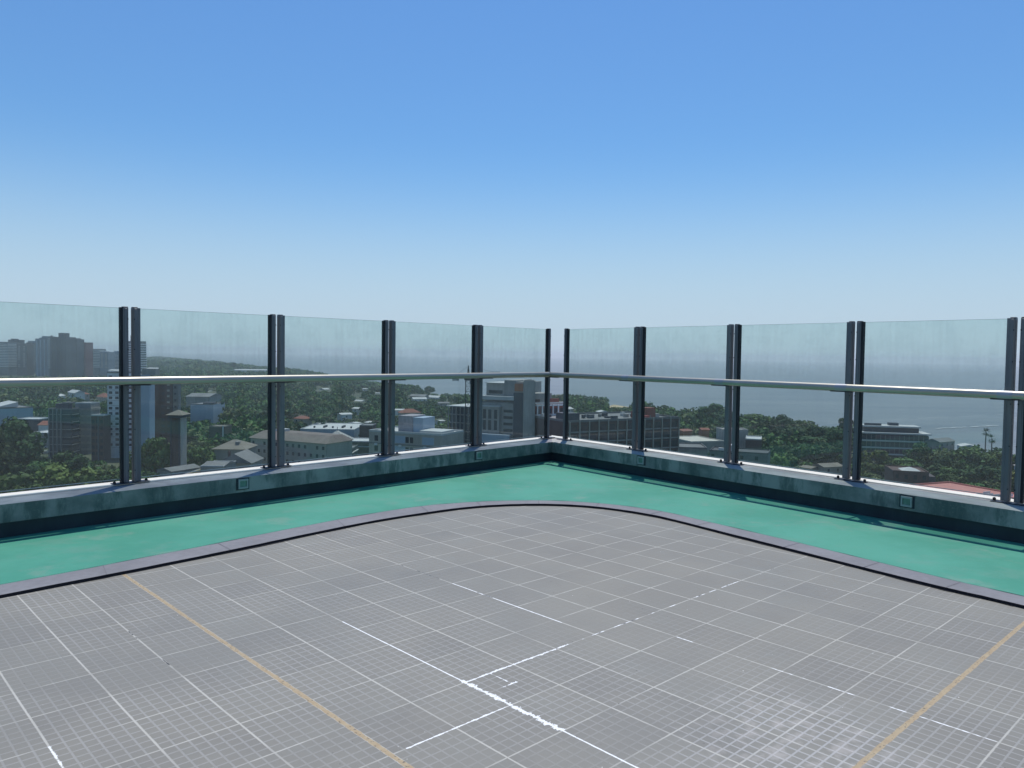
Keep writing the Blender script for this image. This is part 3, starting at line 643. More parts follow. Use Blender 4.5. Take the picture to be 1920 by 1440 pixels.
b = Bld('chapel', 'round ended hall with a streaked pyramid roof and a pointed finial', 'building', 600, 652, 829, 362, 362, 14, M_BRICK, 845, parapet=0); b.hip('roof', plain('streaked_roof', (.40, .39, .36), .9, .45, 1.2), 0, b.w, 0, 14, b.h+.004, 5.0, .8); b.part('finial', M_DARK, b.w/2-.12, b.w/2+.12, 6.9, 7.1, b.h+4.9, b.h+6.6)
b = Bld('brick_annex', 'dark brick annex with white roof edges right of the pyramid roof', 'building', 650, 692, 829, 345, 345, 14, M_BRICK, 850, roof=M_ROOFW); b.bands('roof_edge', M_ROOFW, b.h-8, b.h, 2, .3, .5)
b = Bld('annex_roofs', 'lower dark shed with long white roof lines in front of the pyramid roof', 'building', 610, 660, 842, 322, 322, 12, M_DARK, 858, roof=M_ROOFG); b.bands('roof_edge', M_ROOFW, b.h-3, b.h, 1, .3, .5)
b = Bld('brown_box', 'brown box building behind the white apartments', 'building', 674, 698, 799, 410, 410, 12, M_BRICK, 812, roof=M_ROOFG); 
# white apartments third / fourth pane
b = Bld('white_apartments', 'white apartment block with shuttered bays and air conditioners in the fourth left pane', 'building', 692, 828, 813, 214, 205, 13, M_CREAM, 850, roof=M_ROOFW)
b.grid(2, b.h-11.6, b.h-.3, 4, 1.1, 1.5, M_WIN, x0=1, x1=6.6); b.grid(2, b.h-11.6, b.h-.3, 4, 1.0, 1.6, M_WIN, x0=11.6, x1=14.4, skip=.2)
b.grid(1, b.h-11.6, b.h-.3, 4, 4.6, 2.0, M_BLUEW, x0=6.8, x1=12, name='shutter'); b.grid(1, b.h-11.6, b.h-.3, 4, 3.6, 2.0, M_BLUEW, x0=15, x1=b.w-.3, name='shutter')
b.bands('floor_band', plain('taupe_band', (.23, .21, .195), .9), b.h-11.6-1.4, b.h-.3-1.4, 4, .35, .08, side=False)
for k in range(5): b.part('air_conditioner', M_SHUT, 2+k*3.9, 2.8+k*3.9, -.45, -.07, b.h-3.7-(k % 2)*2.9, b.h-3.15-(k % 2)*2.9)
b.part('roof_house', plain('mauve_wall', (.34, .31, .32), .85), 7.6, 12.2, 3, 10, b.h+.13, b.h+4.6); b.part('roof_house', M_BLUEW, 12.205, 15.3, 3.3, 10, b.h+.13, b.h+4.2); b.part('roof_terrace', M_ROOFW, 15.6, b.w-.4, 1, 8, b.h+.13, b.h+1.0)
# tower crane
def crane(px, ytop, D):
    base = pix(px, 800, D); g = gz(base.x, base.y); r = empty('tower_crane', (base.x, base.y, g), 0); tag(r, 'dark lattice tower crane rising beside the concrete building', 'crane')
    h = pix(px, ytop+28, D).z-g; zt = pix(px, ytop, D).z-g; m = MB(); w = .85
    for sx in (-1, 1):
        for sy in (-1, 1): m.tube((sx*w, sy*w, 0), (sx*w, sy*w, h), .11, 5)
    k = 0; z = 0
    while z < h-1.8:
        for (ax, ay), (bx, by) in (((-w, -w), (w, -w)), ((w, -w), (w, w)), ((w, w), (-w, w)), ((-w, w), (-w, -w))):
            m.tube((ax, ay, z), (bx, by, z+1.8), .06, 4); m.tube((ax, ay, z+1.8), (bx, by, z+1.8), .06, 4)
        z += 1.8
    m.build('mast', M_STEEL, r)
    m = MB(); m.box(-1.3, 1.3, -1.3, 1.3, h+.004, h+1.0); m.build('slewing_ring', M_STEEL, r)
    m = MB(); m.tube((-.5, 0, h+1), (0, 0, zt), .12, 5); m.tube((.5, 0, h+1), (0, 0, zt), .12, 5); m.tube((0, .5, h+1), (0, 0, zt), .12, 5)
    z = h+1.2
    while z < zt-.6: m.box(-.42*(zt-z)/(zt-h), .42*(zt-z)/(zt-h), -.06, .06, z, z+.12); z += .7
    m.build('tower_head', M_STEEL, r)
    dv = Vector((.30, .95, 0)).normalized(); cdv = -Vector((.93, -.1, 0)).normalized()
    def lat(name, d, L, hh=1.0):
        m = MB(); n_ = int(L/1.5); s_ = Vector((-d.y, d.x, 0))*.45; o0 = Vector((0, 0, h+1.3))
        for k in (s_, -s_, Vector((0, 0, hh))): m.tube(o0+k, o0+k+d*L, .07, 4)
        for i in range(n_):
            for k in (s_, -s_): m.tube(o0+d*(i*L/n_)+k, o0+d*((i+.5)*L/n_)+Vector((0, 0, hh)), .045, 4); m.tube(o0+d*((i+.5)*L/n_)+Vector((0, 0, hh)), o0+d*((i+1)*L/n_)+k, .045, 4)
        m.tube((0, 0, zt-.3), o0+d*L*.8+Vector((0, 0, hh)), .04, 4); return m.build(name, M_STEEL, r)
    lat('jib', dv, 34); cj = lat('counter_jib', cdv, 5.2, .6)
    m = MB(); m.box(-5.4, -3.2, -.7, .9, h-.2, h+1.5); m.build('counterweight', M_CONC, cj); m = MB(); m.box(.6, 1.9, -2.6, -1.35, h-1.2, h+.9); m.build('cab', M_WINB, r)
    RECTS.append((px-8, px+8, 790, D)); FOOT.append((base.x, base.y, 3))
crane(877, 685, 262)
b = Bld('unfinished_frame', 'unfinished slender columned frame with a thin white roof slab left of the crane', 'building', 844, 900, 763, 292, 285, 12, M_T2, 830, parapet=0, wname='core')
b.part('roof_slab', M_ROOFW, -.8, b.w+.3, -1.6, 12.5, b.h+.004, b.h+.35)
for k in range(8): x = b.w*k/7.5; b.part('column', M_GREY, x, x+.28, -1.4, -1.1, 0, b.h)
for k in range(6): z = b.h-3.1*(k+1); b.part('floor_slab', M_GREY, -.3, b.w+.2, -1.095, -.003, z, z+.28)
# large concrete building
b = Bld('concrete_complex', 'large stepped concrete building with an orange brown panel near its top', 'building', 904, 982, 756, 268, 262, 20, M_CONC, 818, roof=M_ROOFG)
Z = lambda y: b.z(y, 940, 265)
X = lambda x: (x-904)/78*b.w
b.part('upper_storey', M_CONC, X(905), X(940), 3, 18, b.h+.125, Z(720)); b.part('roof_edge', M_ROOFW, X(904), X(941), 2.6, 18.4, Z(720)+.004, Z(718.5))
b.part('upper_storey', M_GREY, X(940.5), X(962), 2.4, 18, b.h+.125, Z(713)); b.part('orange_panel', M_ORANGE, X(961), X(980), 1.9, 2.38, Z(733), Z(719)); b.part('lift_core', M_CONC, X(962.5), X(980), 2.4, 18, b.h+.125, Z(716))
b.part('terrace_band', M_ROOFW, X(904), X(965), -.8, 2.3, Z(750), Z(743)); b.part('brick_infill', M_BRICK2, X(904), X(912), -.3, -.003, b.h-.1, Z(751)+0)if 0 else None
b.part('roof_edge', M_ROOFW, X(904), X(942), -2.2, -.003, Z(763), Z(761)); b.part('wing', M_CONC, X(904), X(941), -2.0, -.005, 0, Z(763.2))
b.part('ribbon_window', M_WIN, X(910), X(936), 2.9, 2.998, Z(739), Z(733)); b.part('window', M_BRICK, X(930), X(938), -.1, -.003, Z(758.5), Z(752))if 0 else None
for x in (913, 923, 934): b.part('wing_window', M_WIN, X(x-2.5), X(x+3.2), -2.06, -2.0, Z(785), Z(768)); b.part('wing_window', M_WIN, X(x-2.5), X(x+3.2), -2.06, -2.0, Z(806), Z(788))
for k, y in enumerate((768, 780, 792, 804)): b.part('ribbon_window', M_WIN, X(945), X(962), -.06, -.003, Z(y+5), Z(y))
b.part('dark_bay', M_T2, X(964), X(981.5), -.5, -.003, 0, Z(735)); b.part('lower_wall', M_BLUEW, X(907), X(970), -7, -6, 0, Z(811)); b.part('lower_roof', M_ROOFG, X(907), X(970), -5.995, -2.3, Z(813), Z(812))
b = Bld('concrete_stair_tower', 'tall blank pale concrete stair tower in the last left pane', 'building', 982, 1004, 717, 256, 256, 9, M_CONC, 818); b.part('joint_line', M_GREY, b.w*.5, b.w*.53, -.03, -.003, 0, b.h)
b = Bld('brick_and_white_block', 'white framed brick block partly seen through the open corner gap', 'building', 1004, 1058, 757, 262, 268, 16, M_BRICK2, 818, roof=M_ROOFW)
X = lambda x: (x-1004)/54*b.w; Z = lambda y: b.z(y, 1030, 265)
b.part('setback_storey', M_GREY, X(1003), X(1040), 2, 14, b.h+.13, Z(738)); b.part('red_roof', M_BRICK2, X(1030), X(1052), 1.2, 1.9, b.h+.13, Z(748)); b.part('setback_window', M_BRICK, X(1008), X(1018), 1.9, 1.99, Z(756), Z(749))
for y in (758, 776, 793, 806): b.part('floor_band', M_WHITE, 0, b.w, -.5, -.003, Z(y+3), Z(y))
for x in (1005, 1014, 1024, 1034, 1044, 1054): b.part('column', M_WHITE, X(x), X(x+2), -.505, -.503+.003, 0, Z(761.5)) if 0 else b.part('column', M_WHITE, X(x), X(x+2), -.8, -.504, 0, Z(758))
b.grid(5, b.h-14, b.h-1, 4, 1.2, 2.0, M_WIN)
# long framed building
b = Bld('framed_block', 'long dark building with a white grid of columns and a cluttered flat roof', 'building', 1066, 1273, 788.5, 240, 262, 26, M_BRICK, 858, roof=M_ROOFG, parapet=.7)
L = b.w
for k in range(13): x = .15+(L-.6)*k/12; b.part('column', M_CREAM, x, x+.32, -.6, -.25, 0, b.h+.9 if k % 2 else b.h+.3)
for k in range(5): z = b.h-3.3*(k+1); b.part('floor_slab', M_GREY, 0, L, -.245, -.003, z, z+.42)
b.grid(12, b.h-13.2, b.h-.2, 4, 2.1, 1.9, M_WIN, x0=.3, x1=L, skip=.15)
for k in range(24): x = random.uniform(3, L-3); y = random.uniform(2, 22); w = random.uniform(.4, 2.2); b.part('roof_clutter', random.choice([M_DARK, M_ROOFG, M_ROOFW, M_CONC]), x, x+w, y, y+random.uniform(.4, 1.5), b.h+.13, b.h+.13+random.uniform(.4, 1.3))
b.part('roof_hut', M_DARK, 1.0, 6.2, 3, 9, b.h+.13, b.h+2.6); b.part('red_roof_hut', M_BRICK2, L*.80, L*.80+3.6, 6, 10, b.h+.13, b.h+3.4); b.part('red_roof_hut', M_BRICK2, L*.68, L*.68+1.6, 5, 8, b.h+.13, b.h+2.4); b.part('red_bench', plain('red_paint', (.42, .10, .08), .7), L*.71, L*.79, 4, 5, b.h+.13, b.h+1.0)
# roofs right of it
b = Bld('orange_house', 'roofless looking orange block wall seen left among the dark trees', 'house', 1281, 1298, 808, 400, 404, 7, M_ORANGE, 819, parapet=0); b.gable('roof', M_TILE_R, b.h+.004, .8)
b = Bld('orange_house', 'smaller orange walled house seen right among the dark trees', 'house', 1316, 1330, 806, 405, 405, 7, M_ORANGE, 819, parapet=0); b.gable('roof', M_TILE_R, b.h+.004, .8)
b = Bld('cream_shed', 'cream roofed shed below the orange houses', 'building', 1296, 1358, 829, 330, 335, 22, M_CREAM, 838, roof=plain('cream_roof', (.56, .52, .44), .9))
b = Bld('grey_shed', 'plain grey walled shed at the foot of the long framed building', 'building', 1270, 1326, 841, 283, 282, 14, M_GREY, 862, roof=M_ROOFG)
b = Bld('blank_wall_block', 'pale blank panel wall standing behind the post of the third right pane', 'building', 1354, 1403, 807, 345, 345, 10, M_CONC, 832)
b = Bld('brown_workshop', 'brown workshop with a bright roof corner right of the third right post', 'building', 1398, 1428, 825, 327, 325, 14, M_BRICK, 846, roof=M_ROOFW)
b = Bld('terrace_houses', 'row of grey terraced houses with dark flat roofs below the brown workshop', 'building', 1330, 1440, 849, 286, 278, 12, M_T1, 878, roof=plain('tar_roof', (.10, .10, .105), .9)); b.grid(8, b.h-5.4, b.h-.4, 2, 1.1, 1.4, M_WIN, skip=.3); b.part('roof_house', M_SHUT, 7, 9.5, 3, 8, b.h+.13, b.h+2.3); b.part('roof_pipes', M_SHUT, 3, 5, 2, 3, b.h+.13, b.h+1.2)
# blue banded building
def blue():
    b = Bld('modern_office', 'modern office with stacked dark glass floors and white slab bands near the river', 'building', 1614, 1742, 816, 398, 391, 14, M_WINB, 872, roof=M_ROOFG, parapet=0)
    X = lambda x: (x-1612)/130*b.w; Z = lambda y: b.z(y, 1680, 394)
    for y, xr in ((812, 1746), (826, 1738), (839, 1738), (851, 1738)): b.part('slab_band', M_ROOFW, -.5, X(xr), -.9, 14.5, Z(y+2.6), Z(y))
    for y in (816, 830, 843): b.part('glazing', plain('wine_glazing', (.10, .06, .075), .25, .3, .3), X(1640), X(1735), -.12, -.003, Z(y+8.5), Z(y))
    b.part('upper_floor', M_T3, X(1621), X(1726), 3, 12, Z(811.8), Z(803)); b.part('upper_slab', M_ROOFW, X(1619), X(1729), 2.2, 13, Z(802.9), Z(800)); b.part('roof_fence', M_DARK, X(1622), X(1655), 4, 5, Z(799.9), Z(796)); b.part('roof_plant', M_DARK, X(1672), X(1690), 6, 10, Z(799.9), Z(795))
    b.part('lower_wing', M_WINB, X(1742), X(1776), 2, 12, 0, Z(827)); b.part('wing_slab', M_T1, X(1740), X(1778), 1, 13, Z(826.9), Z(824))
    for k in range(14): x = X(1614)+k*(X(1736)-X(1614))/13.5; b.part('mullion', M_GREY, x, x+.14, -.2, -.122, Z(850), Z(816))
blue()
b = Bld('brick_house', 'dark brick house with a white glass pyramid skylight near the right end', 'house', 1674, 1742, 886, 266, 263, 14, M_BRICK, 912, roof=M_BRICK); X = lambda x: (x-1674)/68*b.w
b.hip('skylight', M_ROOFW, X(1696), X(1730), 3, 9, b.h+.13, 1.1, .2); b.grid(4, b.h-2.8, b.h-.3, 1, 1.0, 1.4); b.part('side_wing', M_T3, X(1742), X(1756), 1, 12, 0, b.h-1.2); b.part('low_roof', M_SHUT, X(1676), X(1690), -3.4, -1, b.h-4.4, b.h-4.2)
b = Bld('salmon_roof_building', 'flat salmon red roof with white metal frames at the bottom of the last pane', 'building', 1700, 1885, 928, 205, 180, 16, plain('pink_wall', (.42, .24, .20), .85), 960, roof=M_SALM)
L = b.w
for k in range(7): x = L*.62+k*1.1; b.part('roof_frame', M_SHUT, x, x+.12, 3+k % 3*2, 5.5+k % 3*2, b.h+.13+k % 2*.5, b.h+.7+k % 2*.6)
for k in range(4): x = L*.60+k*1.8; b.part('roof_panel', M_DARK, x, x+1.3, 5+k % 2*3, 6.4+k % 2*3, b.h+.13, b.h+.45)
# houses among the trees
HG = 'houses scattered among the trees'
HS = [(127, 141, 735, 620, 'w', 'pale house with a bright gable in the gap below the handrail, first left pane'), (150, 168, 737, 640, 'r', 'house with an orange tiled roof just right of the bright gabled house'), (112, 122, 741, 700, 'w', 'tiny white house left of the bright gabled house'), (182, 193, 742, 620, 'r', 'small dark red roofed house left of the white tower'),
 (395, 402, 735, 900, 'w', 'tiny bright house alone in the wooded slope of the second pane'), (640, 660, 776, 520, 'w', 'white gabled villa in the woods of the third left pane'), (660, 672, 765, 600, 'w', 'white roof just above the white gabled villa'), (664, 678, 751, 760, 'w', 'first of the stacked white roofs above the villa, the lower'), (667, 676, 745, 860, 'w', 'topmost of the stacked white roofs above the villa'),
 (594, 600, 731, 1000, 'w', 'tiny white house left of centre under the handrail in the third left pane'), (608, 618, 729, 980, 'w', 'wider pale house under the handrail in the third left pane'), (680, 688, 728, 980, 'w', 'white house under the handrail near the third post pair'), (704, 711, 736, 900, 'w', 'small white house beside the third post pair'),
 (668, 676, 792, 470, 'w', 'bright white shed behind the flat white hall, left one'), (684, 692, 791, 475, 'w', 'bright white shed behind the flat white hall, right one'), (551, 571, 783, 500, 'r', 'sprawling house with a faded terracotta roof in the third left pane'), (753, 788, 772, 480, 'r', 'big house with a red tiled hip roof behind the white apartments'), (741, 758, 768, 520, 'w', 'flat white house left of the red hip roof'),
 (768, 796, 742, 800, 'g', 'grey beach pavilion near the river in the fourth left pane'), (775, 800, 747, 760, 'w', 'white beach pavilion in front of the grey one'), (822, 842, 755, 700, 'g', 'grey roofed clubhouse right of the round tree'), (826, 834, 788, 520, 'w', 'white shed left of the unfinished frame'), (800, 822, 744, 820, 'w', 'long pale roof on the shore right of the round tree'),
 (255, 275, 700, 1500, 'w', 'long white roof beyond the trees between the left posts'), (440, 500, 693, 1700, 'w', 'very long white roof line in the distant woods of the second pane'), (275, 297, 690, 1800, 'w', 'pale distant roof left in the second pane'), (203, 224, 694, 1300, 'w', 'flat bright roof at the foot of the skyline'), (1103, 1112, 776, 520, 'c', 'cream house behind the long framed building'),
 (1060, 1075, 766, 640, 'w', 'white house in the woods left in the first right pane'), (1118, 1124, 771, 560, 'w', 'tiny white house in the woods of the first right pane'), (1448, 1456, 802, 520, 'w', 'tiny white house in the trees of the third right pane'), (1560, 1568, 845, 430, 'w', 'small white shed under the dark trees of the fourth right pane'), (1762, 1790, 827, 384, 'g', 'low grey riverside terrace right of the modern office'), (1795, 1803, 834, 384, 'w', 'tiny white kiosk left of the two palms'),
 (1902, 1912, 872, 300, 'w', 'white hut glimpsed between the rightmost posts'), (1500, 1520, 876, 330, 'c', 'low cream wall under the trees of the third right pane'), (1545, 1580, 874, 325, 'c', 'long low cream wall left of the fourth right post'), (1668, 1684, 868, 320, 'c', 'ochre gable wall beside the bright green tree')]
for x0, x1, yt, D, k, lab in HS:
    wall = {'w': M_WHITE, 'r': M_CREAM, 'g': M_GREY, 'c': M_CREAM}[k]; roof = {'w': M_ROOFW, 'r': M_TILE_R, 'g': M_ROOFG, 'c': M_ROOFB}[k]
    b = Bld('house', lab, 'house', x0, x1, yt+ (2 if k == 'r' else 1), D, D*random.uniform(.98, 1.02), max(7, min(16, (x1-x0)*D/1442*.6)), wall, yt+3.2*1442/D*.7, HG, parapet=0)
    hh = min(3.0, b.w*.16)
    if k == 'r': b.hip('roof', roof, 0, b.w, 0, b.d, b.h+.004, hh*1.2, .6, b.w*.4)
    else: b.gable('roof', roof, b.h+.004, hh*.7)
    b.grid(max(1, min(5, int(b.w/4))), b.h-2.6, b.h-.4, 1, 1.1, 1.2)

def patch(name, pts, D, mat, z=.25):
    q = [onz(x, y, gz(*pix(x, y, D).xy)+z) for x, y in pts]; m = MB(); m.add([(p.x, p.y, gz(p.x, p.y)+z) for p in q], [tuple(range(len(q)))]); o = m.build(name, mat); o.data.flip_normals() if o.data.polygons[0].normal.z < 0 else None; return tag(o, kind='structure')
M_SAND = plain('dry_grass_sand', (.42, .335, .20), .95, .3, .05)
patch('sand_clearing', [(1136, 764), (1150, 758), (1182, 757), (1196, 764), (1188, 769), (1150, 771)], 800, M_SAND, 1.6); RECTS.append((1144, 1178, 764, 835))
patch('beach', [(818, 752), (838, 741), (905, 741), (1000, 747), (1000, 752), (900, 753)], 1050, M_SAND)
# parked cars by the garage
def car(px, py, D, rz, mat, label):
    p = pix(px, py, D); g = gz(p.x, p.y); r = empty('parked_car', (p.x, p.y, g), rz); tag(r, label, 'car', 'cars parked by the garage')
    m = MB(); prof = [(-2.1, .35), (2.1, .35), (2.12, .75), (1.2, .9), (.6, 1.4), (-1.2, 1.42), (-1.9, .95), (-2.12, .85)]
    n_ = len(prof); v = [(x, -.85, z) for x, z in prof]+[(x, .85, z) for x, z in prof]; m.add(v, [tuple(range(n_)), tuple(range(2*n_-1, n_-1, -1))]+[((i+1) % n_, i, n_+i, n_+(i+1) % n_) for i in range(n_)]); m.build('body', mat, r)
    m = MB(); m.box(-1.1, .5, -.862, .862, .95, 1.3); m.build('side_windows', M_WIN, r)
    for x in (-1.3, 1.3):
        for y in (-.8, .8): m = MB(); m.tube((x, y-.1, .33), (x, y+.1, .33), .33, 12); m.build('wheel', M_GASK, r)
car(82, 842, 372, .1, M_ROOFW, 'white car parked in front of the garage, the nearer to the left tree'); car(87, 852, 352, .2, plain('silver_paint', (.5, .5, .5), .4), 'silver car parked lower, at the edge of the dark tree'); RECTS.append((76, 92, 856, 372))

# ------------------------------------------------------------------ trees
def leaf_material(key, c0, c1, c2):
    n = NT(key); co = n.coord('Object'); a = n.noise(co, .35, 4); b = n.noise(co, 2.2, 3)
    oi = n.node('ShaderNodeObjectInfo').outputs['Random']
    col = n.mix(n.ramp(a, .36, .64), c0, c1); col = n.mix(n.math('MULTIPLY', n.ramp(b, .5, .75), .6), col, c2)
    hs = n.node('ShaderNodeHueSaturation', {'Color': col, 'Hue': n.math('ADD', n.math('MULTIPLY', oi, .045), .477), 'Value': n.math('ADD', n.math('MULTIPLY', oi, .9), .80)}).outputs[0]
    n.set(Base_Color=hs, Roughness=.7); n.p.inputs['Specular IOR Level'].default_value = .15
    return n.m
M_LEAF = [leaf_material('leaves_green', (.040, .078, .020), (.080, .130, .034), (.14, .18, .052)), leaf_material('leaves_dark', (.020, .048, .017), (.042, .078, .026), (.070, .110, .036)), leaf_material('leaves_bright', (.072, .112, .026), (.11, .150, .038), (.15, .18, .058)), leaf_material('leaves_olive', (.075, .090, .034), (.115, .125, .052), (.15, .15, .072))]
M_BARK = plain('bark', (.10, .08, .065), .9, .3, 2)
def quads(cen, nor, size):                     # leaf sprays: one quad per centre
    n = len(cen); r = rng.normal(size=(n, 3)); a = np.cross(nor, r); a /= np.linalg.norm(a, axis=1)[:, None]+1e-9; b = np.cross(nor, a); b /= np.linalg.norm(b, axis=1)[:, None]+1e-9
    s = size[:, None]; k = rng.uniform(.5, 1, (n, 1))
    v = np.stack([cen-a*s-b*s*k*.6, cen+a*s*.7-b*s*k, cen+a*s+b*s*k*.5, cen-a*s*.6+b*s*k], 1); return v.reshape(-1, 3)
def qmesh(name, v, mat):
    n = len(v)//4; me = bpy.data.meshes.new(name); me.vertices.add(len(v)); me.vertices.foreach_set('co', v.astype(np.float32).ravel()); me.loops.add(4*n); me.loops.foreach_set('vertex_index', np.arange(4*n, dtype=np.int32))
    me.polygons.add(n); me.polygons.foreach_set('loop_start', np.arange(0, 4*n, 4, dtype=np.int32)); me.polygons.foreach_set('loop_total', np.full(n, 4, np.int32)); me.materials.append(mat); me.update(calc_edges=True); return me
def crown_pts(R, Hc, z0, nl, nq, flat=.75, seed=0):
    """lobed crown: leaf sprays on the shells of many overlapping lobes"""
    g = np.random.default_rng(seed); cen = []; nor = []
    for i in range(nl):
        t = g.uniform(0, 2*np.pi); u = g.uniform(-.75, 1); rr_ = np.sqrt(max(0, 1-u*u))*R*g.uniform(.45, .78); c = np.array([rr_*np.cos(t), rr_*np.sin(t), z0+Hc/2+u*Hc/2*.66]); lr = R*g.uniform(.26, .46)
        d = g.normal(size=(nq//nl, 3)); d[:, 2] = d[:, 2]+.25; d /= np.linalg.norm(d, axis=1)[:, None]
        cen.append(c+d*np.array([lr, lr, lr*flat])*g.uniform(.72, 1.1, (len(d), 1))); nor.append(d+g.normal(size=d.shape)*.45)
    return np.concatenate(cen), np.concatenate(nor)
def trunk_mesh(H_, R, zc, seed, r0=.28):
    g = random.Random(seed); m = MB(); m.tube((0, 0, -.5), (g.uniform(-.2, .2), g.uniform(-.2, .2), zc), r0, 8, r0*.6)
    for i in range(6): t = i*1.05+g.uniform(0, .5); m.tube((0, 0, zc*g.uniform(.7, 1.0)), (math.cos(t)*R*.6, math.sin(t)*R*.6, zc+(H_-zc)*g.uniform(.3, .7)), r0*.42, 5, r0*.1)
    return m.mesh('trunk', M_BARK)
PROTO = []
for i, (R, H_, zc, nl, nq, ml, sz) in enumerate([(5.2, 12, 3.0, 20, 2400, 0, .42), (6.0, 13.5, 3.0, 26, 2800, 1, .44), (4.4, 10.5, 2.6, 16, 2000, 2, .38), (5.6, 11.5, 2.6, 22, 2400, 0, .42), (4.0, 14.5, 3.5, 20, 2200, 1, .38), (4.8, 9.5, 2.2, 16, 2000, 3, .40)]):
    c, nn = crown_pts(R, H_-zc, zc, nl, nq, .8, 10+i); me = qmesh('crown', quads(c, nn, rng.uniform(.6, 1.25, len(c))*sz), M_LEAF[ml]); PROTO.append((me, trunk_mesh(H_, R, zc+1.5, i), R, H_))
TREEPOS = []
def put_tree(k, x, y, s, label, group, name='tree', sx=1.0, cat='tree'):
    me, tm, R, H_ = PROTO[k]; r = empty(name, (x, y, gz(x, y)), random.uniform(0, 6.28)); r.scale = (s*sx, s*sx, s)
    linkobj('crown', me, r); linkobj('trunk', tm, r); tag(r, label, cat, group); TREEPOS.append((x, y, R*s)); return r
def tree_at(px, ytop, D, k, label, width=None, name='tree'):
    p = pix(px, ytop, D); h = p.z-gz(p.x, p.y); s = h/PROTO[k][3]; sx = 1.0 if width is None else (width*D/1442/2)/(PROTO[k][2]*s); return put_tree(k, p.x, p.y, s, label, None, name, sx)
tree_at(28, 784, 285, 1, 'huge dark tree filling the lower left edge of the first pane', 105, 'broad_tree')
tree_at(-20, 800, 250, 1, 'dark tree cut by the left edge of the photo', 90, 'broad_tree')
tree_at(122, 866, 205, 2, 'yellow green rounded tree at the bottom of the first left pane', 120, 'broad_tree')
tree_at(40, 884, 196, 0, 'mid green tree left of the yellow green rounded tree', 110, 'broad_tree')
tree_at(128, 846, 262, 1, 'dark domed tree behind the yellow green rounded tree', 80, 'broad_tree')
tree_at(190, 876, 226, 3, 'olive green tree left of the first post pair', 90, 'broad_tree'); tree_at(240, 884, 226, 1, 'dark green tree right behind the first post pair', 80, 'broad_tree')
tree_at(294, 818, 262, 0, 'leafy green tree in front of the brown brick tower', 66, 'broad_tree')
tree_at(262, 836, 258, 2, 'light green tree glimpsed between and beside the left posts', 44, 'broad_tree')
tree_at(392, 800, 430, 0, 'round green tree under the blank pale blue hall', 80, 'broad_tree'); tree_at(420, 780, 520, 2, 'bright green tree right of the blank pale blue hall', 44, 'broad_tree')
tree_at(363, 812, 380, 1, 'dark tree just right of the water tower', 46, 'broad_tree')
tree_at(806, 724, 955, 1, 'lone round tree standing on the shore in the fourth left pane', 22, 'broad_tree')
tree_at(1336, 757, 560, 1, 'tall dark tree group towering over the orange houses', 62, 'broad_tree'); tree_at(1300, 770, 520, 3, 'green tree left of the tall dark group', 50, 'broad_tree'); tree_at(1365, 772, 540, 1, 'dark tree behind the third right post pair', 50, 'broad_tree')
tree_at(1416, 776, 500, 0, 'wide green tree right of the third right post pair', 76, 'broad_tree'); tree_at(1468, 778, 500, 1, 'dark rounded tree against the river in the third right pane', 46, 'broad_tree'); tree_at(1506, 788, 440, 0, 'pale green tree in the middle of the third right pane', 70, 'broad_tree'); tree_at(1545, 800, 400, 1, 'dark tree standing in front of the river left of the fourth right post', 60, 'broad_tree'); tree_at(1584, 778, 440, 4, 'tall dark pine like tree behind the fourth right post', 44, 'broad_tree')
tree_at(1511, 836, 350, 2, 'small light green tree under the taller ones in the third right pane', 36, 'broad_tree'); tree_at(1475, 834, 345, 1, 'dark green tree left of the small light green one', 60, 'broad_tree'); tree_at(1560, 838, 340, 1, 'dark low tree left of the fourth right post', 56, 'broad_tree')
tree_at(1440, 790, 430, 1, 'dark full crowned tree just right of the third right post pair', 70, 'broad_tree'); tree_at(1490, 802, 400, 1, 'broad dark tree in the middle of the third right pane', 84, 'broad_tree'); tree_at(1528, 815, 375, 4, 'tall narrow dark tree in the third right pane', 60, 'broad_tree'); tree_at(1572, 802, 385, 1, 'dense dark tree beside the fourth right post pair', 74, 'broad_tree')
tree_at(1470, 850, 318, 0, 'mid green tree right of the terraced houses', 66, 'broad_tree')
tree_at(1640, 842, 318, 2, 'bright green round tree in front of the modern office', 62, 'broad_tree')
tree_at(1726, 830, 345, 1, 'dark topped tree standing against the modern office', 60, 'broad_tree'); tree_at(1700, 858, 318, 0, 'wide green tree right of the bright round tree', 66, 'broad_tree'); tree_at(1768, 846, 330, 0, 'green tree below the riverside terrace', 70, 'broad_tree'); tree_at(1818, 838, 335, 0, 'spreading green tree beneath the two palms', 74, 'broad_tree'); tree_at(1870, 844, 320, 3, 'olive green tree at the last right post', 70, 'broad_tree'); tree_at(1760, 872, 282, 1, 'dark tree behind the salmon roof, left one', 70, 'broad_tree'); tree_at(1838, 874, 270, 1, 'dark tree behind the salmon roof, right one', 84, 'broad_tree'); tree_at(1805, 904, 225, 2, 'pale yellow green bush overhanging the salmon roof', 46, 'broad_tree'); tree_at(1912, 880, 250, 2, 'green tree glimpsed between the rightmost posts', 60, 'broad_tree')
tree_at(438, 678, 1700, 4, 'distant tree with a spreading crown rising over the wooded horizon', 12, 'broad_tree')
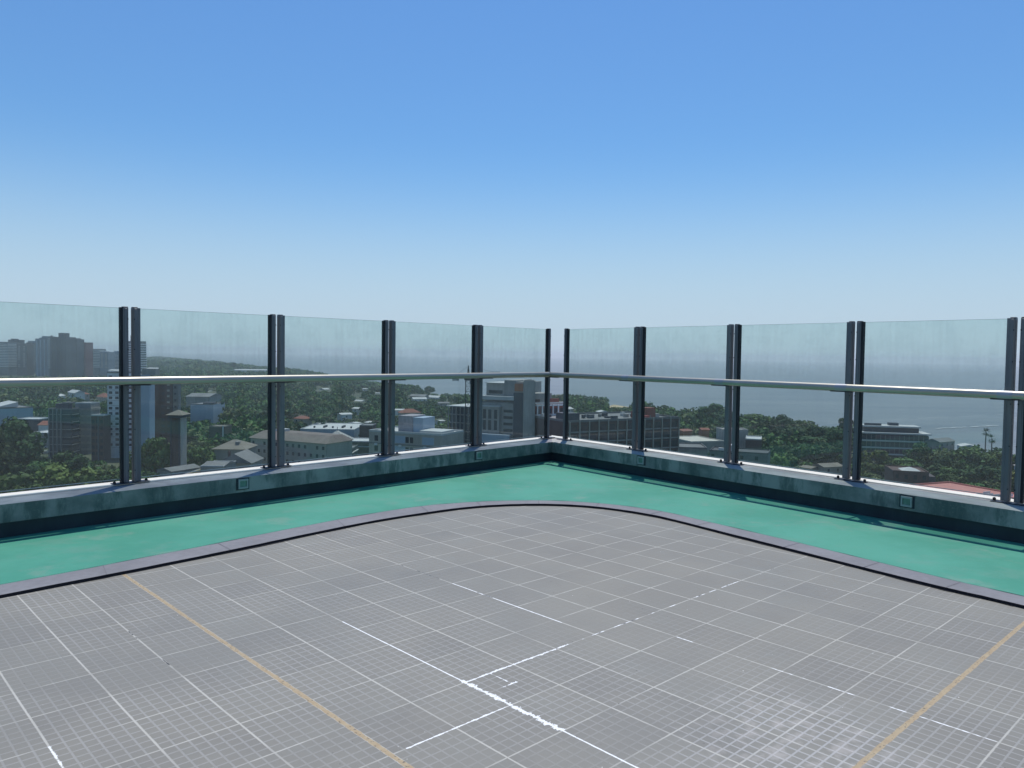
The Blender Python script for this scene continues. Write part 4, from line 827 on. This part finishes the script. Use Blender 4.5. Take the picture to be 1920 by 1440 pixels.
# conifers on the skyline
def palm(px, ytop, D, label, s=1.0):
    p = pix(px, ytop, D); g = gz(p.x, p.y); h = p.z-g-1.2; r = empty('palm_tree', (p.x, p.y, g), random.uniform(0, 6)); tag(r, label, 'palm tree', 'palms by the river')
    m = MB(); m.tube((0, 0, -.5), (.25, 0, h), .32, 8, .22); m.build('trunk', M_BARK, r)
    vs = []; fs = []
    for i in range(46):
        t = random.uniform(0, 6.28); el = random.uniform(-1.0, 1.25); L = random.uniform(1.5, 2.3)*s; d = Vector((math.cos(t)*math.cos(el), math.sin(t)*math.cos(el), math.sin(el))); sd_ = Vector((-math.sin(t), math.cos(t), 0))
        c = Vector((.25, 0, h)); b = len(vs)
        for k in range(9):                     # fan blade
            a = (k-4)*.26; tip = c+d*(.55*L)+(d*math.cos(a)+sd_*math.sin(a))*L*.5-Vector((0, 0, .12*L*abs(math.sin(a)))); w = sd_*.07
            bb = len(vs); vs += [c+d*.5*L-w, c+d*.5*L+w, tip]; fs.append((bb, bb+1, bb+2))
        bb = len(vs); vs += [c-sd_*.03, c+sd_*.03, c+d*.55*L]; fs.append((bb, bb+1, bb+2))
    m = MB(); m.add(vs, fs); m.build('crown', M_LEAF[1], r)
    RECTS.append((px-8, px+8, ytop+26, D)); TREEPOS.append((p.x, p.y, 1))
palm(1848, 806, 372, 'taller palm with a feathery crown standing against the river, the left one', 1.25); palm(1860, 818, 365, 'shorter palm with a feathery crown against the river, the right one', 1.25)
# scattered individual trees, then woodland mass
def ppx(x, y, z):
    v = Vector((x, y, z-EZ)); d = v.dot(Fv); return 960+FPX*v.dot(Rv)/d, 720-FPX*v.dot(Uv)/d
cand = []
def scatter(d0, d1, step, jit=.45):
    out = []; y = d0
    while y < d1:
        st = step*(1+.25*(y-d0)/(d1-d0)); x = -y*.72
        while x < y*(.70 if y > 700 else 1.15):
            out.append((x+random.uniform(-jit, jit)*st, y+random.uniform(-jit, jit)*st)); x += st
        y += st*.9
    return out
def ok(x, y, h, R):
    if inland(x, y) < 8: return False
    px, py = ppx(x, y, gz(x, y)+h)
    if px < -60 or py > 1010: return False
    for a, b_, ys, D in RECTS:
        hw = R*1442/y
        if y < D+4 and a-hw*.8 < px < b_+hw*.8 and py < ys: return False
    for cx, cy, fr in FOOT:
        if (x-cx)**2+(y-cy)**2 < (fr*.8+R*.6)**2: return False
    return True
NI = 0
LX = [0, 300, 440, 480, 560, 600, 660, 780, 800, 870, 1000, 1060, 1150, 1220, 1280, 1340, 1365, 1400, 1460, 1500, 1545, 1560, 1600, 1640, 1750, 1790, 1830, 1930]
LY = [700, 668, 680, 687, 691, 698, 713, 723, 738, 741, 746, 739, 747, 756, 768, 760, 778, 778, 783, 792, 806, 790, 782, 800, 838, 840, 836, 842]
def limit(x, y, h):
    g = gz(x, y); px, py = ppx(x, y, g+h); ly = float(np.interp(px, LX, LY)); gy_ = ppx(x, y, g)[1]
    return 1.0 if py >= ly else max(0.0, (gy_-ly)/(gy_-py))
def zone(px): return 'left wooded slope' if px < 560 else ('middle wooded slope' if px < 1050 else 'riverside trees on the right')
for (x, y) in scatter(205, 900, 10.5):
    k = random.choice((0, 0, 1, 1, 2, 3, 3, 4, 5)); s = random.uniform(.72, 1.12); R, H_ = PROTO[k][2]*s, PROTO[k][3]*s
    if any((x-a)**2+(y-b_)**2 < (R*.55+r_*.55)**2 for a, b_, r_ in TREEPOS[-400:] if r_ > 1.5 and len(TREEPOS) < 60): continue
    lf = limit(x, y, H_)
    if lf < .22: continue
    if lf < 1: s *= max(lf, .35); R *= max(lf, .5); H_ *= lf
    if not ok(x, y, H_, R):
        if ok(x, y, 4.0, 3.0): cand.append((x, y, 4.6, 4.0))
        elif ok(x, y, 2.2, 2.5): cand.append((x, y, 4.0, 2.4))
        continue
    if y < 560 and NI < 250 and -60 < ppx(x, y, 10)[0] < 1980:
        px, py = ppx(x, y, gz(x, y)+H_/2); NI += 1
        lab = {0: 'mid green broad tree', 1: 'dark green broad tree', 2: 'light green rounded tree', 3: 'mid green spreading tree', 4: 'tall dark slender tree', 5: 'olive low tree'}[k]+' of the '+zone(px)
        put_tree(k, x, y, s, lab, lab.replace(' tree of', ' trees of'))
    else: cand.append((x, y, R, H_))
for (x, y) in scatter(900, 1900, 13.5):
    s = random.uniform(.7, 1.1)
    if x > 130: continue
    lf = limit(x, y, 10.5*s)
    if lf < .3: continue
    s *= max(.5, lf)
    if ok(x, y, 11*s, 5*s): cand.append((x, y, 6.2*s, 10.5*s))
for (x, y) in scatter(1900, 4200, 27):
    s = random.uniform(.6, 1.25)
    lf = limit(x, y, 11*s)
    if lf < .3: continue
    s *= lf
    if ok(x, y, 10*s, 9*s): cand.append((x, y, 13*s, 11*s))
print('individual', NI, 'mass', len(cand))
V = []
P3 = [crown_pts(1, 1, 0, 9, 130, .8, 50+i) for i in range(5)]
mats_v = [[], [], []]
for (x, y, R, H_) in cand:
    c, nn = P3[random.randrange(5)]; far = y > 900
    if far: c = c[::2]; nn = nn[::2]
    t = random.uniform(0, 6.28); ct, st = math.cos(t), math.sin(t); M2 = np.array([[ct, -st, 0], [st, ct, 0], [0, 0, 1]]); zc = .18*H_
    c2 = (c @ M2.T)*np.array([R, R, H_-zc])+np.array([x, y, gz(x, y)+zc]); sz = rng.uniform(.7, 1.3, len(c2))*(R*.17 if not far else R*.25)
    mats_v[random.choice((0, 0, 1, 1, 1, 2))].append(quads(c2, nn @ M2.T, sz))
vv = np.concatenate([np.concatenate(q) for q in mats_v]); me = qmesh('woodland', vv, M_LEAF[0]); me.materials.append(M_LEAF[1]); me.materials.append(M_LEAF[3])
mi = np.concatenate([np.full(sum(len(q) for q in mv)//4, i, np.int32) for i, mv in enumerate(mats_v)]); me.polygons.foreach_set('material_index', mi)
o = linkobj('woodland', me); tag(o, 'distant mass of mixed green woodland running along the river shore', 'woodland', kind='stuff')

# ------------------------------------------------------------------ haze
m = MB(); m.box(-34000, 34000, -1500, 34000, -140, EZ+34)
hz = NT('haze'); hz.n.remove(hz.p); pv = hz.node('ShaderNodeVolumePrincipled', {'Color': (.95, .975, 1.0, 1), 'Density': .00017, 'Anisotropy': 0.0})
hz.t.links.new(pv.outputs[0], hz.out.inputs[1]); hz.m.cycles.homogeneous_volume = True if hasattr(hz.m, 'cycles') else None
o = m.build('haze', hz.m); tag(o, kind='stuff')
